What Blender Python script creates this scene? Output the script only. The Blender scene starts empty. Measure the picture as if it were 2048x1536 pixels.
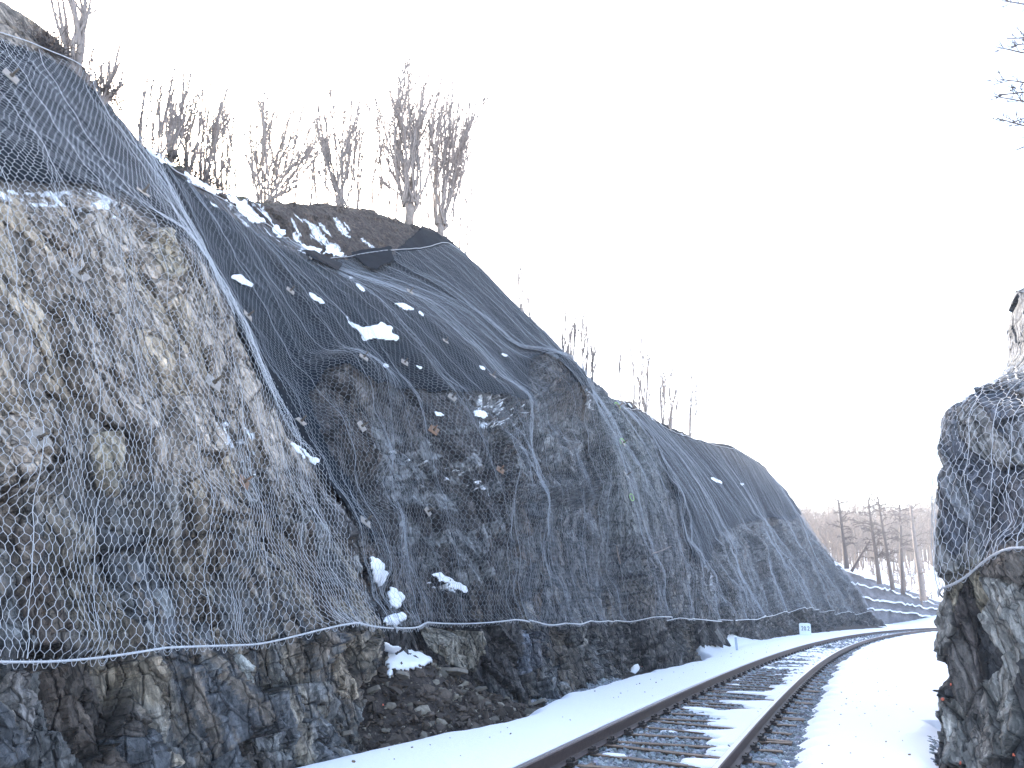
import bpy, math, random, time
import numpy as np
from mathutils import Vector, Euler, Matrix
from mathutils.bvhtree import BVHTree
_T0 = time.time()
C = bpy.context.scene.collection
sc = bpy.context.scene
R = math.radians

# ------------------------------------------------------------------ camera, sky, sun, exposure
F, TH, ROLL, HC = 1550.0, 0.2765, 0.015, 1.48          # focal length in photo pixels, pitch, roll, eye height
cam_d = bpy.data.cameras.new('camera'); cam = bpy.data.objects.new('camera', cam_d); C.objects.link(cam)
cam_d.sensor_width = 36.0; cam_d.lens = 36.0 * F / 2048.0; cam_d.clip_end = 3000; cam_d.clip_start = 0.05
cam.matrix_world = Matrix.Translation((0, 0, HC)) @ Matrix.Rotation(math.pi / 2 + TH, 4, 'X') @ Matrix.Rotation(ROLL, 4, 'Z')
sc.camera = cam
SUN_EL, SUN_AZ = R(29.5), R(-26.0)                       # azimuth measured clockwise from +Y
w = bpy.data.worlds.new('World'); sc.world = w; w.use_nodes = True
nt = w.node_tree; bg = nt.nodes['Background']
sky = nt.nodes.new('ShaderNodeTexSky'); sky.sky_type = 'NISHITA'; sky.sun_disc = False
sky.sun_elevation = SUN_EL; sky.sun_rotation = SUN_AZ; sky.air_density = 1.0; sky.dust_density = 2.6; sky.ozone_density = 0.0; sky.altitude = 200
nt.links.new(sky.outputs[0], bg.inputs[0]); bg.inputs[1].default_value = 0.15
sun_d = bpy.data.lights.new('sun', 'SUN'); sun_d.energy = 3.0; sun_d.angle = R(0.5); sun_d.color = (1, .95, .88)
sun = bpy.data.objects.new('sun', sun_d); C.objects.link(sun)
sd = Vector((math.sin(SUN_AZ) * math.cos(SUN_EL), math.cos(SUN_AZ) * math.cos(SUN_EL), math.sin(SUN_EL)))
sun.rotation_euler = sd.to_track_quat('Z', 'Y').to_euler()
sc.view_settings.view_transform = 'Standard'; sc.view_settings.look = 'None'; sc.view_settings.gamma = 1.0
sc.view_settings.exposure = 2.5
sc.cycles.max_bounces = 6; sc.cycles.diffuse_bounces = 3; sc.cycles.glossy_bounces = 2; sc.cycles.volume_bounces = 0
try: sc.cycles.use_denoising = True
except Exception: pass

# ------------------------------------------------------------------ survey: rays, track line, cross-sections
def ray(px, py):
    u = px - 1024.; v = py - 768.
    c, s = np.cos(ROLL), np.sin(ROLL); u, v = c * u + s * v, -s * u + c * v
    return np.array([u, F * np.cos(TH) + v * np.sin(TH), F * np.sin(TH) - v * np.cos(TH)])
def proj(P):
    P = np.asarray(P, float); x, y, z = P[..., 0], P[..., 1], P[..., 2] - HC
    f = y * np.cos(TH) + z * np.sin(TH); up = -y * np.sin(TH) + z * np.cos(TH)
    f = np.where(f < .05, .05, f)
    u = F * x / f; v = -F * up / f
    c, s = np.cos(ROLL), np.sin(ROLL)
    return c * u - s * v + 1024, s * u + c * v + 768
DS = .25
_s = np.arange(-12, 160, DS)
_k = np.where(_s > 0, .0019 + .004 * _s / 50, .0019)
_hd = .395 + np.cumsum(_k) * DS; _hd -= np.interp(0, _s, _hd) - .395
_X = np.cumsum(np.sin(_hd)) * DS; _Y = np.cumsum(np.cos(_hd)) * DS
_X += -.41 - np.interp(0, _s, _X); _Y += 4 - np.interp(0, _s, _Y)
def track(s, off=0.):
    h = np.interp(s, _s, _hd)
    return np.interp(s, _s, _X) + np.cos(h) * off, np.interp(s, _s, _Y) - np.sin(h) * off, h
def ground_at(px, py, z=.05):
    r = ray(px, py); t = (z - HC) / r[2]; return r[0] * t, r[1] * t
def s_off(x, y):
    i = np.hypot(_X - x, _Y - y).argmin(); h = _hd[i]
    return _s[i], (x - _X[i]) * np.cos(h) - (y - _Y[i]) * np.sin(h)
def face_line(a, off=0.):      # base line of the right outcrop's face, which looks back at the camera
    h = -.52 + 0 * a; return 4.3 + np.sin(h) * a + np.cos(h) * off, 8.3 + np.cos(h) * a - np.sin(h) * off, h
def station(s, px, py, fr=track):
    x, y, h = fr(s, 0.); r = ray(px, py)
    T = (np.sin(h), np.cos(h)); t = (x * T[0] + y * T[1]) / (r[0] * T[0] + r[1] * T[1]); P = r * t
    return ((P[0] - x) * np.cos(h) - (P[1] - y) * np.sin(h)), P[2] + HC

# ------------------------------------------------------------------ noise
def hsh(i, j, k=0):
    n = (i.astype(np.int64) * 374761393 + j.astype(np.int64) * 668265263 + int(k) * 2147483647 + 1013904223) & 0xffffffff
    n = ((n ^ (n >> 13)) * 1274126177) & 0xffffffff
    n = ((n ^ (n >> 16)) * 2246822519) & 0xffffffff
    return ((n ^ (n >> 15)) & 0xffffff) / float(0xffffff)
def vnoise(x, y, seed=0):
    x = np.asarray(x, float); y = np.asarray(y, float)
    xi = np.floor(x); yi = np.floor(y); fx = x - xi; fy = y - yi
    fx = fx * fx * (3 - 2 * fx); fy = fy * fy * (3 - 2 * fy)
    a = hsh(xi, yi, seed); b = hsh(xi + 1, yi, seed); c = hsh(xi, yi + 1, seed); d = hsh(xi + 1, yi + 1, seed)
    return (a + (b - a) * fx) * (1 - fy) + (c + (d - c) * fx) * fy
def fbm(x, y, oct=4, seed=0):
    t = 0; a = .5; n = 0
    for o in range(oct):
        t = t + a * vnoise(x * 2 ** o + 17.3 * o, y * 2 ** o - 9.1 * o, seed + o * 7); n += a; a *= .5
    return t / n
def worley(x, y, seed):
    xi = np.floor(x); yi = np.floor(y)
    f1 = np.full(x.shape, 9.); f2 = f1.copy(); cx = np.zeros(x.shape); cy = cx.copy(); ci = cx.copy(); cj = cx.copy()
    for dx in (-1, 0, 1):
        for dy in (-1, 0, 1):
            i = xi + dx; j = yi + dy
            px = i + hsh(i, j, seed); py = j + hsh(i, j, seed + 1)
            d = np.hypot(x - px, y - py)
            m = d < f1
            f2 = np.where(m, f1, np.minimum(f2, d)); f1 = np.where(m, d, f1)
            cx = np.where(m, x - px, cx); cy = np.where(m, y - py, cy); ci = np.where(m, i, ci); cj = np.where(m, j, cj)
    return f1, f2, cx, cy, ci, cj
def slabs(a, b, ang, wa, wb, seed, amp, tilt, crack=.5, warp=.35):
    """blocks of cleaved rock, long axis leaning by ang from the fall line"""
    c, s = np.cos(ang), np.sin(ang)
    u = (a * c + b * s) / wa; v = (-a * s + b * c) / wb
    u = u + warp * (fbm(a / wa * .7, b / wa * .7, 2, seed + 50) - .5) * 2; v = v + warp * (fbm(a / wa * .7 + 9, b / wa * .7, 2, seed + 51) - .5) * 2
    f1, f2, cx, cy, ci, cj = worley(u, v, seed)
    r = hsh(ci, cj, seed + 2); tx = hsh(ci, cj, seed + 3) - .5; ty = hsh(ci, cj, seed + 4) - .5
    D = amp * (r - .5) + tilt * (cx * tx * wa + cy * ty * wb * .5)
    e = np.clip((f2 - f1) / .12, 0, 1)
    return D - amp * crack * (1 - e) ** 2, r, e, hsh(ci, cj, seed + 5)

def blades(a, b, ang, wa, wb, seed, amp, tilt, crack=.25, warp=.5, shear=.6):
    """parallel cleaved plates with straight broken ends: piecewise flat, sharp steps"""
    c, s = np.cos(ang), np.sin(ang)
    jag = fbm(a / wa * 2.3 + 3, b / wa * 2.3, 3, seed + 53) - .5
    u = (a * c + b * s) / wa + warp * (fbm(a / wa * .5, b / wb * .8, 3, seed + 50) - .5) * 2 + .22 * jag; v0 = (-a * s + b * c) / wb + .12 * jag
    ui = np.floor(u); fu = u - ui
    v = v0 * (.6 + .9 * hsh(ui, ui * 0, seed + 9)) + hsh(ui, ui * 0, seed + 8) * 7 + shear * (fu - .5) * (hsh(ui, ui * 0, seed + 7) - .3)
    vi = np.floor(v); fv = v - vi
    r = hsh(ui, vi, seed + 2); tx = hsh(ui, vi, seed + 3) - .35; ty = hsh(ui, vi, seed + 4) - .5
    D = amp * (r - .5) + tilt * ((fu - .5) * tx * wa + (fv - .5) * ty * wb * .6)
    e = np.clip(np.minimum(np.minimum(fu, 1 - fu), np.minimum(fv, 1 - fv) * wb / wa) / .1, 0, 1)
    return D - amp * crack * (1 - e) ** 2, r, e, hsh(ui, vi, seed + 5)

# ------------------------------------------------------------------ meshes
def tag(o, label=None, cat=None, group=None, kind=None):
    if label: o['label'] = label
    if cat: o['category'] = cat
    if group: o['group'] = group
    if kind: o['kind'] = kind
    return o
def empty(name, loc=(0, 0, 0), label=None, cat=None, group=None):
    o = bpy.data.objects.new(name, None); C.objects.link(o); o.location = loc; o.empty_display_size = .2
    return tag(o, label, cat, group)
def mesh_np(name, V, Fq, mats, parent=None, col=None, smooth=False, fm=None, loc=None):
    """V (n,3), Fq (m,k) one face size"""
    V = np.asarray(V, np.float32); Fq = np.asarray(Fq, np.int32)
    if loc is not None: V = V - np.asarray(loc, np.float32)
    me = bpy.data.meshes.new(name)
    me.vertices.add(len(V)); me.vertices.foreach_set('co', V.ravel())
    k = Fq.shape[1]; me.loops.add(Fq.size); me.polygons.add(len(Fq))
    me.loops.foreach_set('vertex_index', Fq.ravel())
    me.polygons.foreach_set('loop_start', np.arange(0, Fq.size, k, dtype=np.int32))
    try: me.polygons.foreach_set('loop_total', np.full(len(Fq), k, np.int32))
    except Exception: pass
    me.polygons.foreach_set('use_smooth', np.full(len(Fq), smooth))
    for m in (mats if isinstance(mats, (list, tuple)) else [mats]): me.materials.append(m)
    if fm is not None: me.polygons.foreach_set('material_index', np.asarray(fm, np.int32))
    me.update(calc_edges=True); me.validate()
    if col is not None:
        at = me.color_attributes.new('Col', 'FLOAT_COLOR', 'POINT')
        cc = np.ones((len(V), 4), np.float32); cc[:, :3] = col; at.data.foreach_set('color', cc.ravel())
    o = bpy.data.objects.new(name, me); C.objects.link(o)
    if loc is not None and parent is None: o.location = loc
    if parent is not None: o.parent = parent
    return o
class MB:
    """collects simple solids as one mesh (faces of any size)"""
    def __init__(s): s.v = []; s.f = []; s.m = []; s.n = 0
    def add(s, V, Fa, m=0):
        s.v.append(np.asarray(V, float)); s.f += [[i + s.n for i in f] for f in Fa]; s.m += [m] * len(Fa); s.n += len(V)
    def box(s, c, d, M=None, m=0, taper=1.0):
        V = np.array([[x, y, z] for z in (-1, 1) for y in (-1, 1) for x in (-1, 1)], float) * np.array(d) / 2
        V[4:, :2] *= taper
        if M is not None: V = V @ np.array(M).T
        s.add(V + np.array(c), [(0, 2, 3, 1), (4, 5, 7, 6), (0, 1, 5, 4), (2, 6, 7, 3), (0, 4, 6, 2), (1, 3, 7, 5)], m)
    def tube(s, P, r, n=5, m=0, cap=True):
        P = np.asarray(P, float); k = len(P); r = np.broadcast_to(r, (k,))
        T = np.gradient(P, axis=0); T /= np.linalg.norm(T, axis=1)[:, None] + 1e-9
        ref = np.array([.31, .17, .93]) if abs(T[0][2]) < .8 else np.array([.93, .3, .1])
        A = np.cross(T, ref); A /= np.linalg.norm(A, axis=1)[:, None] + 1e-9; B = np.cross(T, A)
        a = np.arange(n) * 2 * np.pi / n
        V = P[:, None] + r[:, None, None] * (np.cos(a)[None, :, None] * A[:, None] + np.sin(a)[None, :, None] * B[:, None])
        Fa = [(i * n + j, i * n + (j + 1) % n, (i + 1) * n + (j + 1) % n, (i + 1) * n + j) for i in range(k - 1) for j in range(n)]
        if cap: Fa += [tuple(range(n))[::-1], tuple((k - 1) * n + j for j in range(n))]
        s.add(V.reshape(-1, 3), Fa, m)
    def build(s, name, mats, parent=None, smooth=False, loc=None):
        V = np.concatenate(s.v)
        if loc is not None: V = V - np.array(loc)
        me = bpy.data.meshes.new(name); me.from_pydata(V.tolist(), [], s.f)
        for m in (mats if isinstance(mats, (list, tuple)) else [mats]): me.materials.append(m)
        me.polygons.foreach_set('material_index', s.m); me.polygons.foreach_set('use_smooth', [smooth] * len(s.f)); me.update()
        o = bpy.data.objects.new(name, me); C.objects.link(o)
        if parent is not None: o.parent = parent
        elif loc is not None: o.location = loc
        return o
def grid_faces(ni, nj, keep=None):
    i, j = np.meshgrid(np.arange(ni - 1), np.arange(nj - 1), indexing='ij')
    Fq = np.stack([i * nj + j, (i + 1) * nj + j, (i + 1) * nj + j + 1, i * nj + j + 1], -1).reshape(-1, 4)
    return Fq if keep is None else Fq[keep.reshape(-1)]

# ------------------------------------------------------------------ materials
def mat(name, col, rough=.85, metal=0., nscale=None, namp=.25, bump=0., bscale=20., attr=False, spec=.3, n2=None, coords='Object'):
    m = bpy.data.materials.new(name); m.use_nodes = True; t = m.node_tree; b = t.nodes['Principled BSDF']
    b.inputs['Roughness'].default_value = rough; b.inputs['Metallic'].default_value = metal
    b.inputs['Specular IOR Level'].default_value = spec
    tc = t.nodes.new('ShaderNodeTexCoord')
    if attr: src = t.nodes.new('ShaderNodeAttribute'); src.attribute_name = 'Col'; cs = src.outputs['Color']
    else: src = t.nodes.new('ShaderNodeRGB'); src.outputs[0].default_value = (*col, 1); cs = src.outputs[0]
    def noise(scale, det=6):
        n = t.nodes.new('ShaderNodeTexNoise'); n.inputs['Scale'].default_value = scale; n.inputs['Detail'].default_value = det; n.inputs['Roughness'].default_value = .65
        t.links.new(tc.outputs[coords], n.inputs['Vector']); return n.outputs['Fac']
    for sc_, am in ([(nscale, namp)] if nscale else []) + ([n2] if n2 else []):
        mr = t.nodes.new('ShaderNodeMapRange'); mr.inputs['From Min'].default_value = .3; mr.inputs['From Max'].default_value = .7
        mr.inputs['To Min'].default_value = 1 - am; mr.inputs['To Max'].default_value = 1 + am
        t.links.new(noise(sc_), mr.inputs['Value'])
        mx = t.nodes.new('ShaderNodeVectorMath'); mx.operation = 'SCALE'; t.links.new(cs, mx.inputs[0]); t.links.new(mr.outputs[0], mx.inputs['Scale']); cs = mx.outputs[0]
    t.links.new(cs, b.inputs['Base Color'])
    if bump:
        bp = t.nodes.new('ShaderNodeBump'); bp.inputs['Strength'].default_value = 1; bp.inputs['Distance'].default_value = bump
        t.links.new(noise(bscale, 8), bp.inputs['Height']); t.links.new(bp.outputs[0], b.inputs['Normal'])
    return m
M_rock = mat('slate_rock', None, .75, attr=True, nscale=7, namp=.4, n2=(38, .4), bump=.035, bscale=16, spec=.4)
def rock_material(name, tilt, fine=1.0):
    """cleaved slate: thin plates and cracks stretched along the cleavage, on top of the vertex colours"""
    m = mat(name, None, .72, attr=True, nscale=5, namp=.25, spec=.4); t = m.node_tree; b = t.nodes['Principled BSDF']; L = t.links
    tc = [n for n in t.nodes if n.type == 'TEX_COORD'][0]
    r1 = t.nodes.new('ShaderNodeVectorRotate'); r1.rotation_type = 'EULER_XYZ'; r1.inputs['Rotation'].default_value = (0, 0, .395); L.new(tc.outputs['Object'], r1.inputs['Vector'])
    r2 = t.nodes.new('ShaderNodeVectorRotate'); r2.rotation_type = 'EULER_XYZ'; r2.inputs['Rotation'].default_value = (tilt, 0, 0); L.new(r1.outputs[0], r2.inputs['Vector'])
    def sc(v):
        n = t.nodes.new('ShaderNodeVectorMath'); n.operation = 'MULTIPLY'; n.inputs[1].default_value = v; L.new(r2.outputs[0], n.inputs[0]); return n.outputs[0]
    wn = t.nodes.new('ShaderNodeTexNoise'); wn.inputs['Scale'].default_value = 2.5; wn.inputs['Detail'].default_value = 4; L.new(r2.outputs[0], wn.inputs['Vector'])
    def warp(o, k):
        a = t.nodes.new('ShaderNodeVectorMath'); a.operation = 'MULTIPLY_ADD'; a.inputs[1].default_value = (k, k, k); L.new(wn.outputs['Color'], a.inputs[0]); L.new(o, a.inputs[2]); return a.outputs[0]
    def mr(o, a, b_, c, d):
        n = t.nodes.new('ShaderNodeMapRange'); n.inputs['From Min'].default_value = a; n.inputs['From Max'].default_value = b_; n.inputs['To Min'].default_value = c; n.inputs['To Max'].default_value = d; L.new(o, n.inputs['Value']); return n.outputs[0]
    def mul(a, b_):
        n = t.nodes.new('ShaderNodeMath'); n.operation = 'MULTIPLY'; L.new(a, n.inputs[0]); L.new(b_, n.inputs[1]); return n.outputs[0]
    def add(a, b_, k=1.):
        n = t.nodes.new('ShaderNodeMath'); n.operation = 'MULTIPLY_ADD'; L.new(a, n.inputs[0]); n.inputs[1].default_value = k; L.new(b_, n.inputs[2]); return n.outputs[0]
    v1 = t.nodes.new('ShaderNodeTexVoronoi'); v1.inputs['Scale'].default_value = 1; v1.inputs['Randomness'].default_value = 1; v1.distance = 'CHEBYCHEV'; L.new(warp(sc((9 * fine, 13 * fine, 3.4 * fine)), .4), v1.inputs['Vector'])
    v2 = t.nodes.new('ShaderNodeTexVoronoi'); v2.feature = 'DISTANCE_TO_EDGE'; v2.inputs['Scale'].default_value = 1; L.new(warp(sc((5 * fine, 7.5 * fine, 1.8 * fine)), .5), v2.inputs['Vector'])
    v3 = t.nodes.new('ShaderNodeTexVoronoi'); v3.inputs['Scale'].default_value = 1; L.new(warp(sc((26 * fine, 34 * fine, 10 * fine)), .5), v3.inputs['Vector'])
    n1 = t.nodes.new('ShaderNodeTexNoise'); n1.inputs['Scale'].default_value = 1; n1.inputs['Detail'].default_value = 8; n1.inputs['Roughness'].default_value = .7; L.new(sc((22, 34, 7)), n1.inputs['Vector'])
    s1 = t.nodes.new('ShaderNodeSeparateColor'); L.new(v1.outputs['Color'], s1.inputs[0]); s3 = t.nodes.new('ShaderNodeSeparateColor'); L.new(v3.outputs['Color'], s3.inputs[0])
    f = mul(mul(mr(s1.outputs[0], 0, 1, .62, 1.42), mr(s3.outputs[0], 0, 1, .62, 1.35)), mul(mr(v2.outputs['Distance'], .0, .035, .35, 1.), mr(n1.outputs[0], .33, .66, .6, 1.4)))
    src = b.inputs['Base Color'].links[0].from_socket
    mx = t.nodes.new('ShaderNodeVectorMath'); mx.operation = 'SCALE'; L.new(src, mx.inputs[0]); L.new(f, mx.inputs['Scale']); L.new(mx.outputs[0], b.inputs['Base Color'])
    h = add(s1.outputs[1], add(s3.outputs[1], add(mr(v2.outputs['Distance'], 0, .08, -1, 0), n1.outputs[0], .9), .35), 1.)
    bp = t.nodes.new('ShaderNodeBump'); bp.inputs['Strength'].default_value = 1; bp.inputs['Distance'].default_value = .035 / fine; L.new(h, bp.inputs['Height']); L.new(bp.outputs[0], b.inputs['Normal'])
    return m
M_rock = rock_material('slate_rock', -.42)
M_rock2 = rock_material('dark_slate_rock', .5, 1.0)
M_bank = mat('bank_soil', None, .9, attr=True, nscale=1.5, namp=.4, n2=(8, .3))
M_fabric = mat('black_geotextile', (.011, .0135, .018), .95, nscale=2.2, namp=.35, n2=(30, .4), bump=.012, bscale=30, spec=.1)
M_wire = mat('galvanised_wire', (.46, .47, .49), .5, .3, spec=.5)
M_wire2 = mat('darker_wire', (.28, .30, .33), .6, .2, spec=.3)  # darker copy of the wire, for the nets past the nearest buttress
M_cable = mat('steel_rope', (.5, .51, .53), .5, .3, nscale=40, namp=.2)
M_snow = mat('snow', (.86, .88, .92), .7, bump=.01, bscale=14, spec=.3)
M_ballast = mat('ballast_stone', None, .85, attr=True, nscale=30, namp=.25, bump=.004, bscale=80)
M_dirt = mat('dirt', (.055, .045, .04), .95, nscale=6, namp=.5, n2=(40, .4), bump=.03, bscale=18)
M_rail = mat('rusted_rail_steel', (.075, .052, .05), .6, .3, nscale=25, namp=.3, spec=.4)
M_head = mat('polished_rail_head', (.42, .42, .46), .32, .9)
M_sleeper = mat('rusty_sleeper_steel', (.17, .125, .095), .7, .3, nscale=8, namp=.45)
M_clip = mat('dark_clip_steel', (.05, .042, .04), .6, .4)
M_plate = mat('anchor_plate_steel', (.3, .27, .24), .6, .3, nscale=30, namp=.25)
M_rustplate = mat('rusty_plate_steel', (.2, .125, .085), .8, .1, nscale=30, namp=.3)
M_bolt = mat('anchor_bolt_steel', (.12, .1, .08), .7, .3)
M_bark = mat('bare_bark', (.23, .195, .175), .9, nscale=12, namp=.35)
M_bark2 = mat('dark_bark', (.11, .09, .08), .9, nscale=10, namp=.35, bump=.01, bscale=20)
M_twig = mat('distant_twigs', (.2, .16, .13), .95, nscale=.6, namp=.35)
M_white = mat('painted_white_post', (.78, .84, .84), .6, nscale=8, namp=.06)
M_black = mat('black_numerals', (.03, .035, .05), .6)
M_grey = mat('grey_marker', (.42, .48, .56), .6)
M_green = mat('fluorescent_green_paint', (.32, .6, .14), .7)
M_orange = mat('orange_paint', (.7, .17, .1), .7)
M_moss = mat('mossy_soil', (.06, .065, .03), .95, nscale=6, namp=.4, bump=.02, bscale=20)
M_leaf = mat('dead_leaves', (.28, .15, .07), .9, nscale=5, namp=.3)

# ------------------------------------------------------------------ cross-sections of the cutting (surveyed from the photograph)
ST = {
0: [(2.5, 0), (52, 1322), (55, 900), (35, 375), (-70, 170), (-190, 10), (-260, -60)],
1: [(2.5, 0), (311, 1304), (295, 900), (210, 385), (110, 230), (5, 72), (-75, -35)],
2: [(2.5, 0), (498, 1286), (465, 900), (365, 480), (250, 300), (140, 130), (75, 35)],
3: [(2.55, 0), (640, 1263), (585, 980), (500, 660), (400, 470), (240, 225), (200, 180)],
3.8: [(2.6, 0), (733, 1261), (688, 1060), (590, 860), (450, 570), (310, 310), (285, 287)],
4.1: [(2.9, .1), (745, 1255), (705, 1060), (605, 850), (470, 585), (335, 335), (305, 303)],
5: [(3.9, .8), (765, 1250), (735, 1030), (650, 830), (530, 600), (385, 375), (335, 318)],
6: [(3.8, .8), (838, 1245), (800, 1020), (735, 800), (600, 600), (440, 405), (385, 345)],
7: [(3.3, .3), (930, 1243), (890, 1010), (800, 780), (660, 595), (495, 442), (430, 370)],
7.8: [(2.75, 0), (1015, 1243), (990, 1000), (900, 800), (725, 590), (550, 480), (465, 390)],
8.4: [(2.55, 0), (1050, 1245), (1005, 880), (930, 800), (765, 600), (570, 492), (475, 392)],
10: [(2.5, 0), (1125, 1250), (1085, 1000), (1005, 800), (830, 590), (625, 514), (520, 400)],
12.5: [(2.5, 0), (1210, 1240), (1175, 1020), (1100, 840), (930, 630), (715, 510), (610, 402)],
15: [(2.5, 0), (1280, 1240), (1240, 1000), (1170, 800), (1010, 650), (830, 500), (740, 412)],
18: [(2.5, 0), (1345, 1238), (1315, 1040), (1225, 830), (1110, 690), (918, 497), (880, 466)],
20.5: [(2.5, 0), (1398, 1238), (1368, 1060), (1310, 930), (1255, 830), (1170, 755), (1150, 735)],
21.6: [(3.6, .35), (1415, 1240), (1375, 1080), (1325, 950), (1265, 845), (1185, 770), (1165, 752)],
24: [(3.9, .5), (1432, 1240), (1385, 1110), (1345, 1010), (1290, 900), (1215, 805), (1200, 790)],
34: [(3.1, 0), (1515, 1236), (1480, 1140), (1440, 1040), (1370, 930), (1285, 826), (1265, 806)],
41: [(3.2, 0), (1560, 1228), (1530, 1150), (1490, 1050), (1430, 960), (1355, 868), (1342, 852)],
48: [(3.3, 0), (1608, 1222), (1575, 1150), (1530, 1060), (1480, 970), (1425, 890), (1415, 884)],
55: [(3.5, 0), (1645, 1223), (1615, 1150), (1570, 1080), (1530, 1000), (1480, 905), (1470, 894)],
62: [(3.9, 0), (1684, 1230), (1650, 1165), (1610, 1090), (1580, 1020), (1530, 940), (1520, 925)],
70: [(4.6, 0), (1727, 1227), (1700, 1175), (1655, 1115), (1615, 1050), (1575, 985), (1565, 972)],
73: [(5.2, 0), (1738, 1228), (1715, 1180), (1685, 1140), (1645, 1105), (1605, 1040), (1598, 1025)],
}
SR = {
-1.1: [(-.75, 0), (2040, 1400), (2040, 1095), (2045, 950), (2052, 870), (2072, 790), (2096, 735), (2112, 590)],
-.55: [(-.5, 0), (1962, 1395), (1962, 1135), (1950, 960), (1958, 870), (1985, 775), (2048, 722), (2068, 570)],
-.2: [(-.35, 0), (1905, 1385), (1900, 1170), (1888, 955), (1894, 868), (1926, 776), (2014, 712), (2036, 570)],
0: [(-.22, 0), (1876, 1380), (1868, 1182), (1862, 950), (1870, 872), (1908, 788), (2002, 716), (2022, 575)],
}
def pchip(x, Y, xn):
    """monotone cubic along axis 0"""
    x = np.asarray(x, float); h = np.diff(x)[:, None]; d = np.diff(Y, axis=0) / h
    m = np.zeros_like(Y); m[0] = d[0]; m[-1] = d[-1]
    a, b = d[:-1], d[1:]; h0, h1 = h[:-1], h[1:]
    with np.errstate(all='ignore'):
        hm = (3 * (h0 + h1)) / ((2 * h1 + h0) / a + (h1 + 2 * h0) / b)
    m[1:-1] = np.where((a * b > 0), hm, 0)
    k = np.clip(np.searchsorted(x, xn, 'right') - 1, 0, len(x) - 2); t = ((xn - x[k]) / (x[k + 1] - x[k]))[:, None]; hh = (x[k + 1] - x[k])[:, None]
    return (2 * t ** 3 - 3 * t ** 2 + 1) * Y[k] + (t ** 3 - 2 * t ** 2 + t) * hh * m[k] + (-2 * t ** 3 + 3 * t ** 2) * Y[k + 1] + (t ** 3 - t ** 2) * hh * m[k + 1]
def table(stn, side, fr=track):
    ss = sorted(stn); Q = []; Z = []
    for s in ss:
        v = stn[s]; q = [v[0][0]]; z = [v[0][1]]
        for p in v[1:]:
            a, b = station(s, *p, fr=fr); q.append(a * side); z.append(b)
        Q.append([q[0] - .25] + q + [q[-1] + 5, q[-1] + 30]); Z.append([-.8] + z + [z[-1] + (.5 if side < 0 else .6), z[-1] - 1])
    return ss, np.array(Q), np.array(Z)
def surface(ss, Q, Z, side, sn, Ln, fr=track):
    """smooth base surface: sn along the track, Ln level (-1 buried toe, 0 toe, 1 hem ... crest, back)"""
    q = pchip(ss, Q, sn); z = pchip(ss, Z, sn); lev = np.arange(-1, Q.shape[1] - 1)
    q = pchip(lev, q.T.copy(), Ln).T; z = pchip(lev, z.T.copy(), Ln).T
    x, y, h = fr(sn[:, None], side * q); P = np.stack([x, y, z + 0 * x], -1)
    du = np.gradient(P, axis=0); dv = np.gradient(P, axis=1); N = np.cross(du, dv); N /= np.linalg.norm(N, axis=-1)[..., None] + 1e-9
    inward = np.stack([-side * np.cos(h), side * np.sin(h), .6 + 0 * h], -1)
    N *= np.sign((N * inward).sum(-1))[..., None] + 1e-9
    dt = np.linalg.norm(np.diff(P, axis=1), axis=-1); T = np.concatenate([np.zeros((len(sn), 1)), np.cumsum(dt, 1)], 1)
    return P, N, T
def boxf(A, k, ax):
    if k < 1: return A
    n = A.shape[ax]; pad = [(0, 0), (0, 0)]; pad[ax] = (k + 1, k)
    c = np.cumsum(np.pad(A, pad, mode='edge'), axis=ax)
    return (np.take(c, np.arange(2 * k + 1, 2 * k + 1 + n), axis=ax) - np.take(c, np.arange(0, n), axis=ax)) / (2 * k + 1)
def maxf(A, k, ax):
    o = A.copy()
    for d in range(1, k + 1):
        sl = [slice(None)] * 2; sr = [slice(None)] * 2; sl[ax] = slice(d, None); sr[ax] = slice(None, -d)
        o[tuple(sr)] = np.maximum(o[tuple(sr)], A[tuple(sl)]); o[tuple(sl)] = np.maximum(o[tuple(sl)], A[tuple(sr)])
    return o
def in_poly(x, y, poly):
    ins = np.zeros(x.shape, bool); n = len(poly)
    for i in range(n):
        x0, y0 = poly[i]; x1, y1 = poly[(i + 1) % n]
        c = ((y0 > y) != (y1 > y)); ins ^= c & (x < (x1 - x0) * (y - y0) / ((y1 - y0) if y1 != y0 else 1e-9) + x0)
    return ins
def smst(a, b, x): t = np.clip((x - a) / (b - a), 0, 1); return t * t * (3 - 2 * t)
def mix(a, b, t): return a * (1 - t[..., None]) + b * t[..., None]

FAB1 = [(-400, -300), (-60, 40), (0, 78), (130, 130), (215, 203), (300, 296), (420, 403), (530, 475), (600, 518), (690, 516), (920, 498), (962, 520), (1052, 600), (1168, 742), (1190, 790),
        (1150, 760), (1110, 705), (1065, 712), (1060, 760), (1070, 800), (1030, 792), (950, 782), (880, 786), (800, 775), (745, 762), (700, 726), (655, 735), (622, 790), (640, 850), (665, 905), (705, 960),
        (722, 1005), (738, 1045), (760, 1100), (700, 1020), (650, 955), (600, 885), (560, 820), (530, 765), (490, 685), (462, 600), (432, 540), (390, 490), (330, 440), (270, 395), (180, 367), (0, 362), (-400, 330)]
FAB2 = [(1240, 790), (1275, 822), (1390, 880), (1460, 886), (1500, 905), (1562, 966), (1604, 1030), (1585, 1042), (1540, 1036), (1480, 1046), (1440, 1066), (1425, 1110), (1405, 1140), (1375, 1090), (1350, 1000), (1330, 930), (1300, 870)]
FAB3 = [(840, 455), (862, 440), (900, 470), (935, 500), (930, 520), (800, 520), (790, 500)]

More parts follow.
